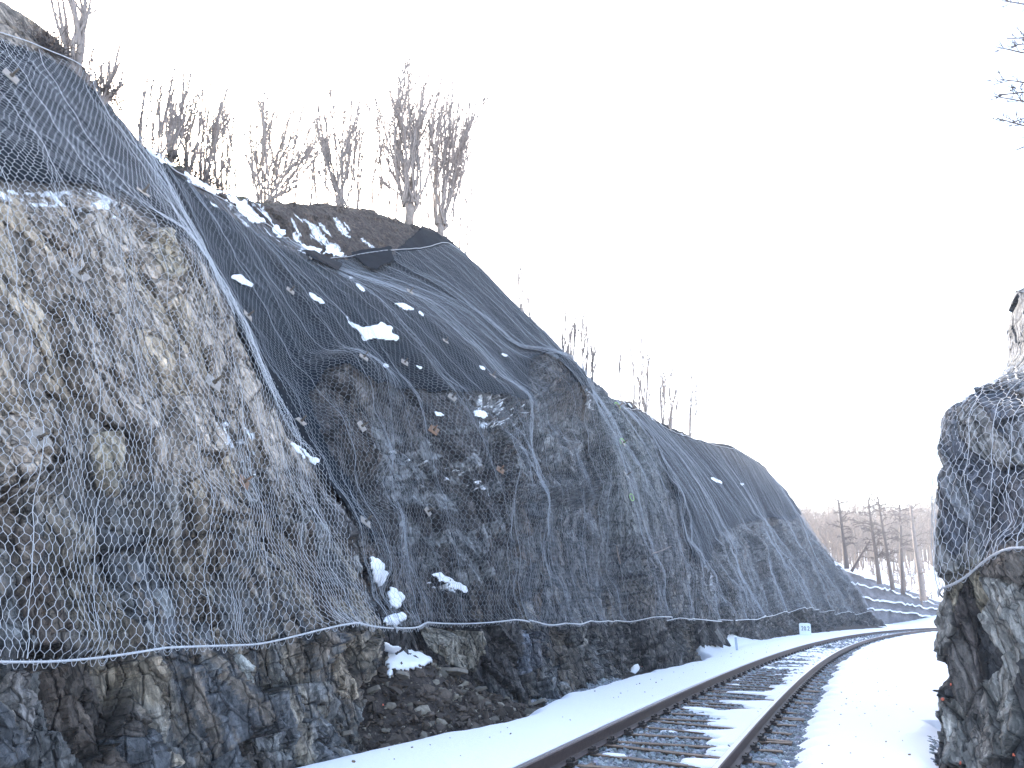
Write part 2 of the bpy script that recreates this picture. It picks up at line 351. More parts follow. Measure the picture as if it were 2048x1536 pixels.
# ---------------- left wall
sn = [-1.6]
while sn[-1] < 74: sn.append(sn[-1] + max(.011, .0026 * (sn[-1] + 5.0)))
sn = np.array(sn)
ssL, QL, ZL = table(ST, -1)
ssL = [-3] + ssL + [76, 80]; QL = np.vstack([QL[:1] + .1, QL, QL[-1:] + 2.5, QL[-1:] + 8]); ZL = np.vstack([ZL[:1], ZL, ZL[-1:] * [[1, 1, .9, .85, .8, .8, .8, .8, .8, .8]], ZL[-1:] * .6])
Ln = np.concatenate([np.linspace(-1, 0, 12)[:-1], np.linspace(0, 1, 140)[:-1], np.linspace(1, 3, 360)[:-1], np.linspace(3, 5, 240)[:-1], np.linspace(5, 6, 70)[:-1], np.linspace(6, 8, 26) ** 1.0])
sn = np.concatenate([sn, [75, 75.5, 76, 77, 78, 80]])
P0, N0, T0 = surface(ssL, QL, ZL, -1, sn, Ln)
A = np.repeat(sn[:, None], len(Ln), 1); B = T0; LL = np.repeat(Ln[None], len(sn), 0)
PX, PY = proj(P0)
near = np.exp(-np.maximum(A - 4, 0) / 40)

def rock_fields(A, B, Zc, LL, PX, PY, seed, angf, amp=1.0):
    lowz = smst(3.2, 1.2, Zc)
    d1, r1, e1, h1 = slabs(A, B, angf, .8, 1.7, seed, .17, .65, .12, .6)
    d2, r2, e2, h2 = blades(A, B, angf, .3, .85, seed + 10, .15, 1.5)
    d3, r3, e3, h3 = blades(A, B, angf - .1, .10, .26, seed + 20, .055, 1.4)
    d4, r4, e4, h4 = slabs(A, B, angf, .045, .09, seed + 25, .018, .9, .2, .8)
    d3 = d3 + d4 * smst(30, 10, A); r3 = np.clip(r3 * .75 + r4 * .25, 0, 1)
    ridg = fbm(A * 1.1 + B * .3, B * .55, 5, seed + 30)
    fine = fbm(A * 14 + 3 * r2, B * 5, 3, seed + 31)
    lam = fbm((A * np.cos(angf) + B * np.sin(angf)) * 30, B * 2, 2, seed + 32)      # thin cleavage
    D = d1 + d2 + d3 + (ridg - .5) * .24 + (fine - .5) * .04 + (lam - .5) * .022 * (.3 + h2)
    return D * amp, (r1, e1, h1, r2, e2, h2, r3, e3, h3, ridg, fine, lam)
mid = smst(980, 1040, PX) * smst(1230, 1180, PX) * smst(1010, 960, PY) * smst(780, 830, PY)
ang = np.full(A.shape, .42); ang = ang - .25 * smst(6, 9, A) + 1.0 * mid
D, (r1, e1, h1, r2, e2, h2, r3, e3, h3, ridg, fine, lam) = rock_fields(A, B, P0[..., 2], LL, PX, PY, 11, ang)
up0 = smst(2.0, 3.0, P0[..., 2]) * smst(4.4, 3.4, A)
fab = in_poly(PX, PY, FAB1) | in_poly(PX, PY, FAB2) | in_poly(PX, PY, FAB3)
fabs = np.clip(boxf(boxf(fab.astype(float), 6, 0), 6, 1), 0, 1)
soil = smst(4.9, 5.05, LL)
slabzone = in_poly(PX, PY, [(1150, 780), (1235, 770), (1285, 840), (1330, 960), (1340, 1060), (1250, 1080), (1200, 900)]).astype(float)
slabzone = boxf(boxf(slabzone, 8, 0), 8, 1)
D = D * (1 - .55 * up0) * (1 - .25 * smst(.9, 1.2, LL))
D = D * (1 - .78 * fabs) * (1 - .6 * soil) * (1 - .55 * slabzone) * (.55 + .45 * smst(-1, 0, LL))
# tall rock ribs of the second buttress
rib = slabs(A, B, np.full(A.shape, .12), 1.5, 7.0, 77, .55, .3, .9, .15)[0]
D += rib * smst(8.5, 10.5, A) * smst(5.2, 3.4, LL) * (1 - .6 * fabs) + (fbm(A * .35, B * .3, 3, 5) - .5) * .32 * smst(0, 1, LL) * (1 - .6 * up0)
D += (fbm(A * 1.6, B * 1.2, 4, 91) - .5) * .22 * soil
hump = boxf(boxf(in_poly(PX, PY, [(1062, 715), (1130, 720), (1160, 830), (1100, 835)]).astype(float), 7, 0), 7, 1); D += .35 * hump
hump2 = boxf(boxf(in_poly(PX, PY, [(640, 735), (740, 760), (740, 960), (660, 900)]).astype(float), 7, 0), 7, 1); D += .3 * hump2
blocks = [([(205, 858), (262, 848), (274, 900), (250, 985), (213, 962)], [.42, .36, .26], .13), ([(500, 1300), (522, 1288), (542, 1378), (522, 1402), (508, 1350)], [.42, .43, .41], .06),
          ([(285, 1318), (330, 1310), (345, 1440), (360, 1536), (330, 1536), (310, 1400)], [.38, .32, .24], .08), ([(640, 1275), (700, 1290), (745, 1400), (700, 1390), (655, 1320)], [.34, .28, .21], .07),
          ([(190, 420), (225, 415), (275, 540), (240, 545)], [.40, .35, .30], .08), ([(310, 450), (350, 460), (385, 540), (350, 560), (325, 520)], [.40, .34, .25], .12), ([(1045, 1260), (1085, 1262), (1088, 1330), (1050, 1350)], [.16, .18, .22], .08),
          ([(830, 1262), (960, 1262), (965, 1350), (900, 1330)], [.30, .28, .24], .03), ([(60, 1330), (100, 1340), (105, 1500), (60, 1480)], [.30, .28, .27], .07)]
bmask = []
for pl, c_, h_ in blocks:
    m_ = in_poly(PX + 10 * (fbm(A * 6, B * 6, 2, 71) - .5), PY + 10 * (fbm(A * 6, B * 6, 2, 72) - .5), pl).astype(float); bmask.append((m_, c_)); D += h_ * boxf(boxf(m_, 1, 0), 1, 1)
Zc = P0[..., 2]
Prock = P0 + N0 * (D - .12)[..., None]
# albedo
tan = np.array([.315, .262, .212]); ochre = np.array([.34, .275, .2]); grey = np.array([.2, .2, .2]); blue = np.array([.13, .137, .15]); dark = np.array([.06, .055, .055]); brown = np.array([.12, .09, .07]); pale = np.array([.3, .31, .31])
up = smst(2.0, 3.0, Zc + (ridg - .5) * 2) * smst(4.6, 3.6, A)
col = mix(np.broadcast_to(grey, P0.shape), blue, smst(.45, .75, r2)) * (.75 + .5 * r1)[..., None]
col = mix(col, brown, smst(.6, .8, h2) * .8); col = mix(col, pale, smst(.86, .93, h3) * .7)
col = mix(col, tan * 1.6 * (.6 + .45 * r2 + .3 * r3)[..., None], up * .9); col = mix(col, ochre * 1.6 * (.7 + .5 * r3)[..., None], up * smst(.78, .88, h2) * .8)
streak = smst(.56, .66, fbm((A * np.cos(.5) + B * np.sin(.5)) * 5, (B * np.cos(.5) - A * np.sin(.5)) * .8, 4, 401))
col = mix(col, np.array([.36, .31, .24]), streak * smst(2.6, 1.6, Zc) * .75 * (1 - smst(5, 6, A) * .4))
col = mix(col, tan * .8, smst(.62, .7, h1) * smst(.5, .6, lam) * smst(2.5, 1.5, Zc) * .8)
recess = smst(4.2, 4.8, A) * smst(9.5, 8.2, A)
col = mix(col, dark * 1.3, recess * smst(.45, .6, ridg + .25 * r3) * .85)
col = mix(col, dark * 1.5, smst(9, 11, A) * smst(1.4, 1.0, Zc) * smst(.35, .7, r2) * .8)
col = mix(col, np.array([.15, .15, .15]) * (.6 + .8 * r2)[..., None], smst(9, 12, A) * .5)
col = mix(col, np.array([.17, .18, .18]) * (.85 + .3 * fine)[..., None], slabzone * .9)
big_ = smst(7.5, 9.5, A); col = col * mix(np.ones((1, 1, 1)) + 0 * col[..., :1], (.35 + 1.3 * fbm(A * 2.3 + B * .25, B * .3, 4, 305))[..., None], big_)
pale_z = boxf(boxf((in_poly(PX, PY, [(750, 880), (1000, 850), (1025, 1180), (900, 1150), (760, 1060)]) | in_poly(PX, PY, [(1010, 830), (1110, 835), (1190, 880), (1160, 1010), (1020, 990)])).astype(float), 6, 0), 6, 1)
col = mix(col, np.array([.30, .31, .32]) * (.6 + .6 * fine)[..., None], pale_z * smst(.5, .56, fbm(A * 2.6 + B * 1.6, B * 4.5 - A, 4, 306)) * .85)
col = mix(col, brown * .8, hump * .7); col = mix(col, brown * .9, hump2 * .6)
crk = np.minimum(e2, e1); col = col * .78 * (.35 + .65 * np.clip(crk * 1.6, 0, 1))[..., None] * (.75 + .25 * np.clip(e3 * 1.5, 0, 1))[..., None]
for m_, c_ in bmask: col = mix(col, np.array(c_) * (.7 + .3 * r3 + .3 * fine)[..., None], m_ * .85 * (.5 + .5 * smst(.3, .45, ridg)))
soilc = np.array([.05, .037, .03]) * (.5 + 1.1 * fine + .5 * r3)[..., None]
soilc = mix(soilc, np.array([.09, .085, .045]), smst(5.8, 6.0, LL) * smst(.45, .6, ridg))
col = mix(col, soilc, soil)
col = mix(col, np.array([.035, .03, .03]), fabs * .9)
topleft = in_poly(PX, PY, [(-100, -100), (60, -60), (110, 90), (0, 66), (-100, 10)]); col = np.where(topleft[..., None], (tan * .62 + 0 * col) * (.5 + fine + .3 * r3)[..., None], col)
# snow caught on ledges (a dusting, not patches)
ledge = (np.gradient(D, axis=1) > .006) & (vnoise(A * 9, B * 9, 3) > .5)
zones = [([(0, 362), (200, 362), (270, 400), (250, 425), (150, 400), (30, 385)], .53), ([(940, 780), (1010, 800), (1060, 850), (960, 850)], .56), ([(870, 1145), (940, 1180), (935, 1190), (880, 1165)], .58),
         ([(1150, 770), (1180, 770), (1190, 830), (1150, 830)], .5), ([(780, 890), (1000, 960), (1010, 1010), (900, 960)], .66), ([(420, 800), (540, 860), (560, 960), (450, 880)], .66), ([(1385, 1080), (1430, 1180), (1450, 1200), (1400, 1150)], .5)]
for pl, th in zones:
    m = in_poly(PX, PY, pl) & (fbm(A * 9, B * 14, 4, 8) > th) & (D > boxf(boxf(D, 6, 0), 6, 1) - .02)
    col = np.where(m[..., None], np.array([.8, .82, .86]), col)
ms = (LL > 5.0) & (LL < 6.02) & (fbm(A * 2.2 + B * .6, B * .9 - A * .5, 4, 63) > .66)
ms &= A > 4.2
col = np.where(ms[..., None], np.array([.82, .84, .88]), col)
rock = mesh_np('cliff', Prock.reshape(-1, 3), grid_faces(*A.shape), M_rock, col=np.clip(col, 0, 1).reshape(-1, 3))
tag(rock, 'long slate rock face of the railway cutting left of the track', kind='structure')
# drape surface shared by fabric and nets
def drape_field(D, A, extra=.0):
    a = maxf(maxf(D, 9, 0), 9, 1); b = maxf(maxf(D, 3, 0), 6, 1)
    for _ in range(2): a = boxf(boxf(a, 9, 0), 9, 1); b = boxf(boxf(b, 4, 0), 7, 1)
    k = smst(6, 22, A); return a * (1 - k) + b * k
ENV = drape_field(D - .12, A)
print('cliff', A.shape, time.time() - _T0)

def fold(a, b, k=1.0):
    r = 1 - np.abs(2 * fbm(a * 1.5 + .5 * np.sin(b * .5), b * .16, 2, 41) - 1); r2_ = 1 - np.abs(2 * fbm(a * 3.7, b * .3, 2, 43) - 1)
    return (r ** 3 * .12 + r2_ ** 3 * .05) * k
Pfab = P0 + N0 * (ENV + .012 + .1 * fold(A, B) + .035 * (fbm(A * 4.5, B * 1.3, 3, 321) - .5))[..., None]
def fabric(name, poly, label, srange, step=2):
    ii = np.where((sn > srange[0]) & (sn < srange[1]))[0][::step]; jj = np.arange(0, len(Ln), step)
    Pg = Pfab[np.ix_(ii, jj)]; px, py = proj(Pg)
    m = in_poly(px + 8 * (fbm(px / 20, py / 20, 2, 1) - .5), py + 10 * (fbm(px / 18, py / 18, 2, 2) - .5), poly)
    keep = (m[:-1, :-1] & m[1:, :-1] & m[1:, 1:] & m[:-1, 1:])
    o = mesh_np(name, Pg.reshape(-1, 3), grid_faces(len(ii), len(jj), keep), M_fabric, smooth=True)
    # drop loose vertices
    me = o.data; import bmesh; bm = bmesh.new(); bm.from_mesh(me); bmesh.ops.delete(bm, geom=[v for v in bm.verts if not v.link_faces], context='VERTS'); bm.to_mesh(me); bm.free()
    so = o.modifiers.new('thickness', 'SOLIDIFY'); so.thickness = .008
    tag(o, label, 'geotextile mat', 'black geotextile on the slopes'); return o
fabric('geotextile_mat', FAB1, 'black geotextile covering the upper slope and gully of the near cliff, under hexagonal netting', (-2, 20.6))
fabric('geotextile_mat', FAB2, 'dark blue-black geotextile on the rounded shoulder of the farthest buttress', (20.5, 72), 1)
fabric('geotextile_mat', FAB3, 'small black geotextile flap at the foot of the big coppiced tree on the mound', (14, 20.6), 1)

# ---------------- wire netting
class Drape:
    def __init__(s, P, Nn, off, sn, Ln, j0):
        s.sn = sn; G = P + Nn * off[..., None]; G = G[:, j0:]
        d = np.linalg.norm(np.diff(G, axis=1), axis=-1); T = np.concatenate([np.zeros((len(sn), 1)), np.cumsum(d, 1)], 1)
        s.L = Ln[j0:]; s.step = .04; s.n = int(T.max() / s.step) + 2; tt = np.arange(s.n) * s.step
        s.G = np.empty((len(sn), s.n, 3)); s.Lt = np.empty((len(sn), s.n)); s.Nn = np.empty((len(sn), s.n, 3))
        for i in range(len(sn)):
            for c in range(3): s.G[i, :, c] = np.interp(tt, T[i], G[i, :, c]); s.Nn[i, :, c] = np.interp(tt, T[i], Nn[i, j0:, c])
            s.Lt[i] = np.interp(tt, T[i], s.L)
    def at(s, a, t):
        i = np.clip(np.searchsorted(s.sn, a) - 1, 0, len(s.sn) - 2); fa = np.clip((a - s.sn[i]) / (s.sn[i + 1] - s.sn[i]), 0, 1)
        tt = np.clip(t / s.step, 0, s.n - 1.001); j = tt.astype(int); ft = tt - j
        def bl(G):
            if G.ndim == 3: fa_, ft_ = fa[:, None], ft[:, None]
            else: fa_, ft_ = fa, ft
            return (G[i, j] * (1 - fa_) + G[i + 1, j] * fa_) * (1 - ft_) + (G[i, j + 1] * (1 - fa_) + G[i + 1, j + 1] * fa_) * ft_
        return bl(s.G), bl(s.Nn), bl(s.Lt)
def prisms(Pa, Pb, r, Nn=None):
    """three-sided wires between point arrays"""
    d = Pb - Pa; d /= np.linalg.norm(d, axis=1)[:, None] + 1e-9
    ref = Nn; u = np.cross(d, ref); u /= np.linalg.norm(u, axis=1)[:, None] + 1e-9; v = np.cross(d, u)
    r = np.broadcast_to(r, (len(Pa),))[:, None]
    V = np.stack([Pa + r * u, Pa - r * u, Pa - v * r * 1.0, Pb + r * u, Pb - r * u, Pb - v * r * 1.0], 1)
    b = np.arange(len(Pa))[:, None] * 6
    Fq = np.stack([b + [[0, 1, 4, 3]], b + [[1, 2, 5, 4]], b + [[2, 0, 3, 5]]], 1).reshape(-1, 4)
    return V.reshape(-1, 3), Fq
def wire_net(dr, s0, s1, wx, hh, vv, r, ltop, seed, parent, sag=None, tmax=17, cull=None, warpk=1.):
    nc = int((s1 - s0) / wx); nr = int(tmax / hh)
    i, k = np.meshgrid(np.arange(nc), np.arange(nr), indexing='ij'); i = i.ravel(); k = k.ravel()
    def pos(x, t):
        jx = wx * .35 * (vnoise(x / wx * .9, t / hh * .9, seed) - .5); jt = hh * .35 * (vnoise(x / wx * .9 + 5, t / hh * .9, seed + 1) - .5)
        big = warpk * .2 * (fbm(x * .9, t * .16, 2, seed + 2) - .5) + .1 * (fbm(x * 3.1, t * .3, 2, seed + 3) - .5)
        g, n, l = dr.at(np.clip(x + jx + big, dr.sn[0], dr.sn[-1]), t + jt)
        f = .035 * (vnoise(x * 8, t * 5, seed + 4) - .5)
        return g + n * f[:, None], n, l
    x0 = s0 + (i + .5 * (k % 2)) * wx; t0 = k * hh
    a, na, la = pos(x0, t0); b, nb, lb = pos(x0, t0 + vv); c, ncn, lc = pos(x0 - wx / 2, t0 + hh); d, nd, ld = pos(x0 + wx / 2, t0 + hh)
    ok = (np.maximum(lc, ld) < ltop(x0))
    if cull is not None: ok &= cull(a)
    ok2 = ok & (i > 0) & (i < nc - 1)
    Pa = np.concatenate([a[ok], b[ok2], b[ok2]]); Pb = np.concatenate([b[ok], c[ok2], d[ok2]]); Na = np.concatenate([na[ok], nb[ok2], nb[ok2]])
    rr = np.concatenate([np.full(ok.sum(), r * 1.35), np.full(2 * ok2.sum(), r)])
    V, Fq = prisms(Pa, Pb, rr, Na)
    return mesh_np('wire_mesh', V, Fq, M_wire if s0 < 3.9 else M_wire2, parent), len(Pa)
def net_panel(dr, s0, s1, wx, hh, vv, r, ltop, label, seed, rope_gap=.5, rope_r=.006, hem_r=.014, loops=True, scal=1.2, tmax=17, topcable=True, side=-1, cull=None, warpk=1.):
    e = empty('rockfall_net', (0, 0, 0), label, 'rockfall net', 'wire nets hung over the rock')
    _, n = wire_net(dr, s0, s1, wx, hh, vv, r, ltop, seed, e, tmax=tmax, cull=cull, warpk=warpk)
    rng = np.random.RandomState(seed)
    # hem rope hung in shallow scallops, with wire loops over it
    ns = int((s1 - s0) / .08) + 2; a = np.linspace(s0, s1, ns)
    sc_ = -.035 * np.abs(np.sin(np.pi * (a - s0) / scal)) + .03
    g, nn, _l = dr.at(a, 0 * a); g = g + nn * .035
    for _ in range(14): g[1:-1] = (g[:-2] + g[1:-1] * 2 + g[2:]) / 4
    g[:, 2] += sc_ - .02
    mb = MB(); mb.tube(g, hem_r, 6); mb.build('hem_rope', M_cable, e, smooth=True)
    if loops:
        mb = MB(); a2 = np.arange(s0 + wx / 2, s1 - wx / 2, wx * 1.1)
        for q in a2:
            k = int((q - s0) / (s1 - s0) * (ns - 1)); p = g[k]; tdir = g[min(k + 1, ns - 1)] - g[max(k - 1, 0)]; tdir /= np.linalg.norm(tdir) + 1e-9
            L = wx * rng.uniform(.35, .65); dpt = rng.uniform(.03, .075)
            th = np.linspace(0, np.pi, 6); pts = p + np.outer(-np.cos(th) * L, tdir) + np.outer(-np.sin(th) * dpt, [0, 0, 1]) + nn[k] * .02 + np.array([0, 0, .012])
            mb.tube(pts, r * 1.1, 3, cap=False)
        mb.build('edge_loops', M_wire, e)
    # selvedge ropes running down the net
    mb = MB(); q = s0 + .05
    while q < s1:
        t = np.arange(0, tmax, .12); x = q + .07 * (fbm(t * .25 + q * 3, t * 0 + q, 2, seed + 9) - .5) * 2 + .02 * np.sin(t * 9 + q * 5)
        gg, n2, l2 = dr.at(np.clip(x, s0, s1), t); m = l2 < ltop(np.full(len(t), q))
        if cull is not None: m &= cull(gg)
        if m.sum() > 4:
            k1 = np.where(m)[0]; k1 = k1[(k1 - k1[0]) == np.arange(len(k1))]
            if len(k1) > 4: mb.tube(gg[k1] + n2[k1] * .02, rope_r * rng.uniform(.7, 1.2), 4, cap=False)
        q += rope_gap * rng.uniform(.5, 1.5)
    if mb.n: mb.build('selvedge_wires', M_wire if s0 < 4 else M_wire2, e, smooth=True)
    if topcable:
        aa = np.linspace(s0, s1, ns); tt = np.arange(0, tmax, .06); pts = []
        for q in aa:
            g2, n2, l2 = dr.at(np.full(len(tt), q), tt); k = int(np.argmax(l2 >= ltop(np.array([q]))[0])); pts.append(g2[k] + n2[k] * .03)
        pts = np.array(pts)
        for _ in range(3): pts[1:-1] = (pts[:-2] + pts[1:-1] + pts[2:]) / 3
        mb = MB(); mb.tube(pts, hem_r * .8, 5); mb.build('top_rope', M_cable, e, smooth=True)
    return e, n
j0 = int(np.searchsorted(Ln, 1.0))
DR = Drape(P0, N0, ENV + .05 + fold(A, B) * (.3 + .35 * smst(3.5, 5, A) * smst(9, 8, A) + .25 * smst(22, 26, A)), sn, Ln, j0)
top5 = lambda x: np.full(np.shape(x), 5.0)
tot = 0
for args in (
    dict(s0=-1.2, s1=4.0, wx=.062, hh=.068, vv=.032, r=.0018, ltop=top5, label='galvanised hexagonal net over the tan rock of the nearest buttress at the left edge', seed=100, rope_gap=.55, rope_r=.0026, hem_r=.0085, scal=2.2, tmax=11.5, warpk=.55),
    dict(s0=4.0, s1=8.3, wx=.066, hh=.072, vv=.034, r=.0017, ltop=top5, label='wire net over the dark gully between the two nearest buttresses, above the snow wedge', seed=200, rope_gap=.6, rope_r=.003, hem_r=.011, scal=1.9, tmax=13),
    dict(s0=8.3, s1=13.5, wx=.07, hh=.078, vv=.036, r=.0019, ltop=top5, label='wire net on the middle buttress below the mound with coppiced trees', seed=300, rope_gap=.7, rope_r=.0032, hem_r=.012, scal=1.6, tmax=15.5, warpk=.8),
    dict(s0=13.5, s1=20.6, wx=.085, hh=.095, vv=.042, r=.0022, ltop=lambda x: np.where(x > 17.5, 4.7, 5.0), label='wire net on the ribbed slab buttress with green paint rings', seed=400, rope_gap=.8, rope_r=.0038, hem_r=.012, scal=1.6, tmax=17),
    dict(s0=20.6, s1=73.5, wx=.13, hh=.13, vv=.05, r=.0026, ltop=top5, label='wire net over the farthest buttress, behind the white distance stone', seed=500, rope_gap=1.3, rope_r=.005, hem_r=.015, loops=False, scal=4.0, tmax=15)):
    tot += net_panel(DR, **args)[1]
print('net edges', tot, time.time() - _T0)

# ---------------- right wall
snr = np.concatenate([np.arange(-4, -1.6, .04), np.arange(-1.6, .3, .0065), np.arange(.3, 1.2, .03), [1.4, 1.8, 2.4, 3]])
ssR, QR, ZR = table(SR, 1, face_line)
ssR = [-4, -2.2] + ssR + [.22, .9, 3]; bk = np.zeros((3, QR.shape[1])); bk[0] = .3; bk[1] = 1.8; bk[2] = 5
QR = np.vstack([QR[:1] + .5, QR[:1] + .1, QR, QR[-1:] + bk]); ZR = np.vstack([ZR[:1], ZR[:1], ZR, ZR[-1:], ZR[-1:] * .95, ZR[-1:] * .8])
Lr = np.concatenate([np.linspace(-1, 0, 12)[:-1], np.linspace(0, 2, 200)[:-1], np.linspace(2, 6, 260)[:-1], np.linspace(6, 7, 60)[:-1], np.linspace(7, 9, 16)])
P1, N1, T1 = surface(ssR, QR, ZR, 1, snr, Lr, face_line)
A1 = np.repeat(snr[:, None], len(Lr), 1); L1 = np.repeat(Lr[None], len(snr), 0); PX1, PY1 = proj(P1)
D1, (a1, b1, c1, a2, b2, c2, a3, b3, c3, rg1, fn1, lm1) = rock_fields(A1, T1, P1[..., 2], L1, PX1, PY1, 511, np.full(A1.shape, -.5), .5)
D1 += (fbm(A1 * .9, T1 * .9, 3, 15) - .5) * .25 * smst(0, 1, L1)
D1 *= 1 - .5 * smst(1.9, 2.2, L1) * smst(6.1, 5.9, L1)
bulge = np.exp(-((L1 - 4.6) / .5) ** 2) * .07 - np.exp(-((L1 - 3.3) / .28) ** 2) * .09; D1 += bulge
D1 += .02 * smst(1.6, 2.0, L1) * smst(2.6, 2.1, L1)
D1 *= 1 - .7 * smst(5.6, 6.1, L1)
Pr1 = P1 + N1 * (D1 - .1)[..., None]
cr = mix(np.broadcast_to(np.array([.05, .052, .055]), P1.shape), np.array([.27, .27, .25]), smst(.4, .7, a2 * .6 + rg1 * .5))
cr = mix(cr, np.array([.42, .38, .28]), smst(.88, .92, c2) * .9); cr = mix(cr, np.array([.1, .075, .06]), smst(.6, .75, c1) * .7)
cr = mix(cr, np.array([.10, .115, .145]), smst(2.0, 2.2, L1) * smst(6.2, 5.9, L1) * .7)  # bluish flare veil painted into the rock colour under the net
cr = mix(cr, np.array([.13, .135, .15]) * (.7 + .5 * a3)[..., None], smst(5.9, 6.1, L1))
cr = cr * (.5 + .5 * np.clip(np.minimum(b2, b1) * 1.4, 0, 1))[..., None]
rockr = mesh_np('cliff', Pr1.reshape(-1, 3), grid_faces(*A1.shape)[:, ::-1], M_rock2, col=np.clip(cr, 0, 1).reshape(-1, 3))
tag(rockr, 'dark rock outcrop of the cutting close on the right edge', kind='structure')
env1 = boxf(boxf(maxf(maxf(D1 - .1, 8, 0), 8, 1), 8, 0), 8, 1)
j1 = int(np.searchsorted(Lr, 2.0))
DR1 = Drape(P1, N1, env1 - .03 + .25 * fold(A1 * 1.5, T1) + .06 * np.exp(-((L1 - 3.3) / .3) ** 2), snr, Lr, j1)
M_fabric2 = mat('veiled_geotextile', (.075, .085, .105), .95, nscale=2.5, namp=.3, n2=(30, .3), bump=.012, bscale=25, spec=.1)  # paler, bluer than the black mats: lens flare veil put into the colour
Pf1 = P1 + N1 * (env1 - .075)[..., None]; kf = (L1 > 2.2) & (L1 < 5.95 + .25 * (fbm(A1 * 3, A1 * 0, 2, 5) - .5)) & (A1 < 1.2)
Pf1 = Pf1[:, ::2]; kf = kf[:, ::2]; kf = kf[:-1, :-1] & kf[1:, :-1] & kf[1:, 1:] & kf[:-1, 1:]
Fq_ = grid_faces(*Pf1.shape[:2], kf); u_, inv_ = np.unique(Fq_, return_inverse=True)
o_ = mesh_np('geotextile_mat', Pf1.reshape(-1, 3)[u_], inv_.reshape(-1, 4), M_fabric2, smooth=True); tag(o_, 'bulging blue-grey geotextile under the net on the outcrop at the right edge', 'geotextile mat', 'black geotextile on the slopes')
_, n = net_panel(DR1, -3.0, .55, .095, .10, .045, .0025, lambda x: np.full(np.shape(x), 6.05), 'tangled wire net bunched over the dark outcrop at the right edge', 600, rope_gap=.25, rope_r=.0045, hem_r=.013, scal=1.0, tmax=6, side=1, topcable=False, warpk=.5)
print('right', time.time() - _T0)

# ------------------------------------------------------------------ picking points on the rock
def bvh_of(P, Fq): return BVHTree.FromPolygons(P.reshape(-1, 3).tolist(), Fq.tolist())
st_ = 2
Pc = Prock[::st_, ::st_]; BV0 = bvh_of(Pc, grid_faces(*Pc.shape[:2]))
Pc = (P0 + N0 * np.where(fabs > .4, ENV + .04, ENV - .03)[..., None])[::st_, ::st_]; BVS = bvh_of(Pc, grid_faces(*Pc.shape[:2])); BV = BVS; BVG = None
Pcr = Pr1[::2, ::2]; BVR = bvh_of(Pcr, grid_faces(*Pcr.shape[:2]))
CAM = Vector((0, 0, HC))
def pick(px, py, bv=None):
    r = ray(px, py)
    l, n, i, d = (bv or BV).ray_cast(CAM, Vector(r).normalized())
    if bv is None and BVG is not None:
        l2, n2, i2, d2 = BVG.ray_cast(CAM, Vector(r).normalized())
        if l2 is not None and (l is None or d2 < d): l, n, d = l2, n2, d2
    if l is None: return None
    if n.dot(Vector(r)) > 0: n = -n
    return np.array(l), np.array(n)
print('bvh', time.time() - _T0)

# ------------------------------------------------------------------ ground, snow, ballast
def foot_edge(s):   # left edge of the trackside snow (offset left of the track centre)
    return np.interp(s, [-6, 0, 1.5, 2.5, 3.5, 4.5, 5.5, 6.5, 8, 9.75, 13.75, 17.5, 20, 24.2, 30, 44, 60, 72, 100],
                     [2.4, 2.5, 2.85, 2.68, 2.5, 2.38, 2.2, 2.1, 2.45, 2.5, 2.5, 2.3, 2.4, 4.1, 3.9, 3.5, 4.2, 9, 12])
def heap(s, q):     # debris heap against the gully and dirt toe of the wall; q = distance left of track centre
    top = .95 * np.exp(-((s - 5.6) / 1.9) ** 2) + .12 + .25 * smst(9, 12, s)
    return top * smst(2.1, 3.9, q) ** 1.1 * smst(72, 62, s)
gs = np.concatenate([np.arange(-6, 12, .06), np.arange(12, 40, .3), np.arange(40, 152, 2.)])
go = np.concatenate([[-60, -30, -14, -8], np.arange(-6, -4.4, .4), np.arange(-4.4, -1.9, .05), np.arange(-1.9, 1.9, .15), np.arange(1.9, 3.6, .08), [4, 5, 7, 12, 25, 60]])
GA, GO = np.meshgrid(gs, go, indexing='ij'); gx, gy, _ = track(GA, GO)
gz = -.07 + heap(GA, -GO) * smst(-8, -5, GO) + (fbm(gx * 3, gy * 3, 4, 21) - .5) * .12 * smst(1.9, 2.4, np.abs(GO)) - .06 * smst(1.1, 1.6, GO) * smst(3, 2.4, GO)
keepg = np.ones(GA.shape, bool)
gm = (gs < 14); BVG = bvh_of(np.stack([gx, gy, gz], -1)[gm], grid_faces(int(gm.sum()), GA.shape[1]))
g_o = mesh_np('ground', np.stack([gx, gy, gz], -1).reshape(-1, 3), grid_faces(*GA.shape), M_dirt); tag(g_o, 'dark dirt and rubble ground of the cutting floor', kind='structure')

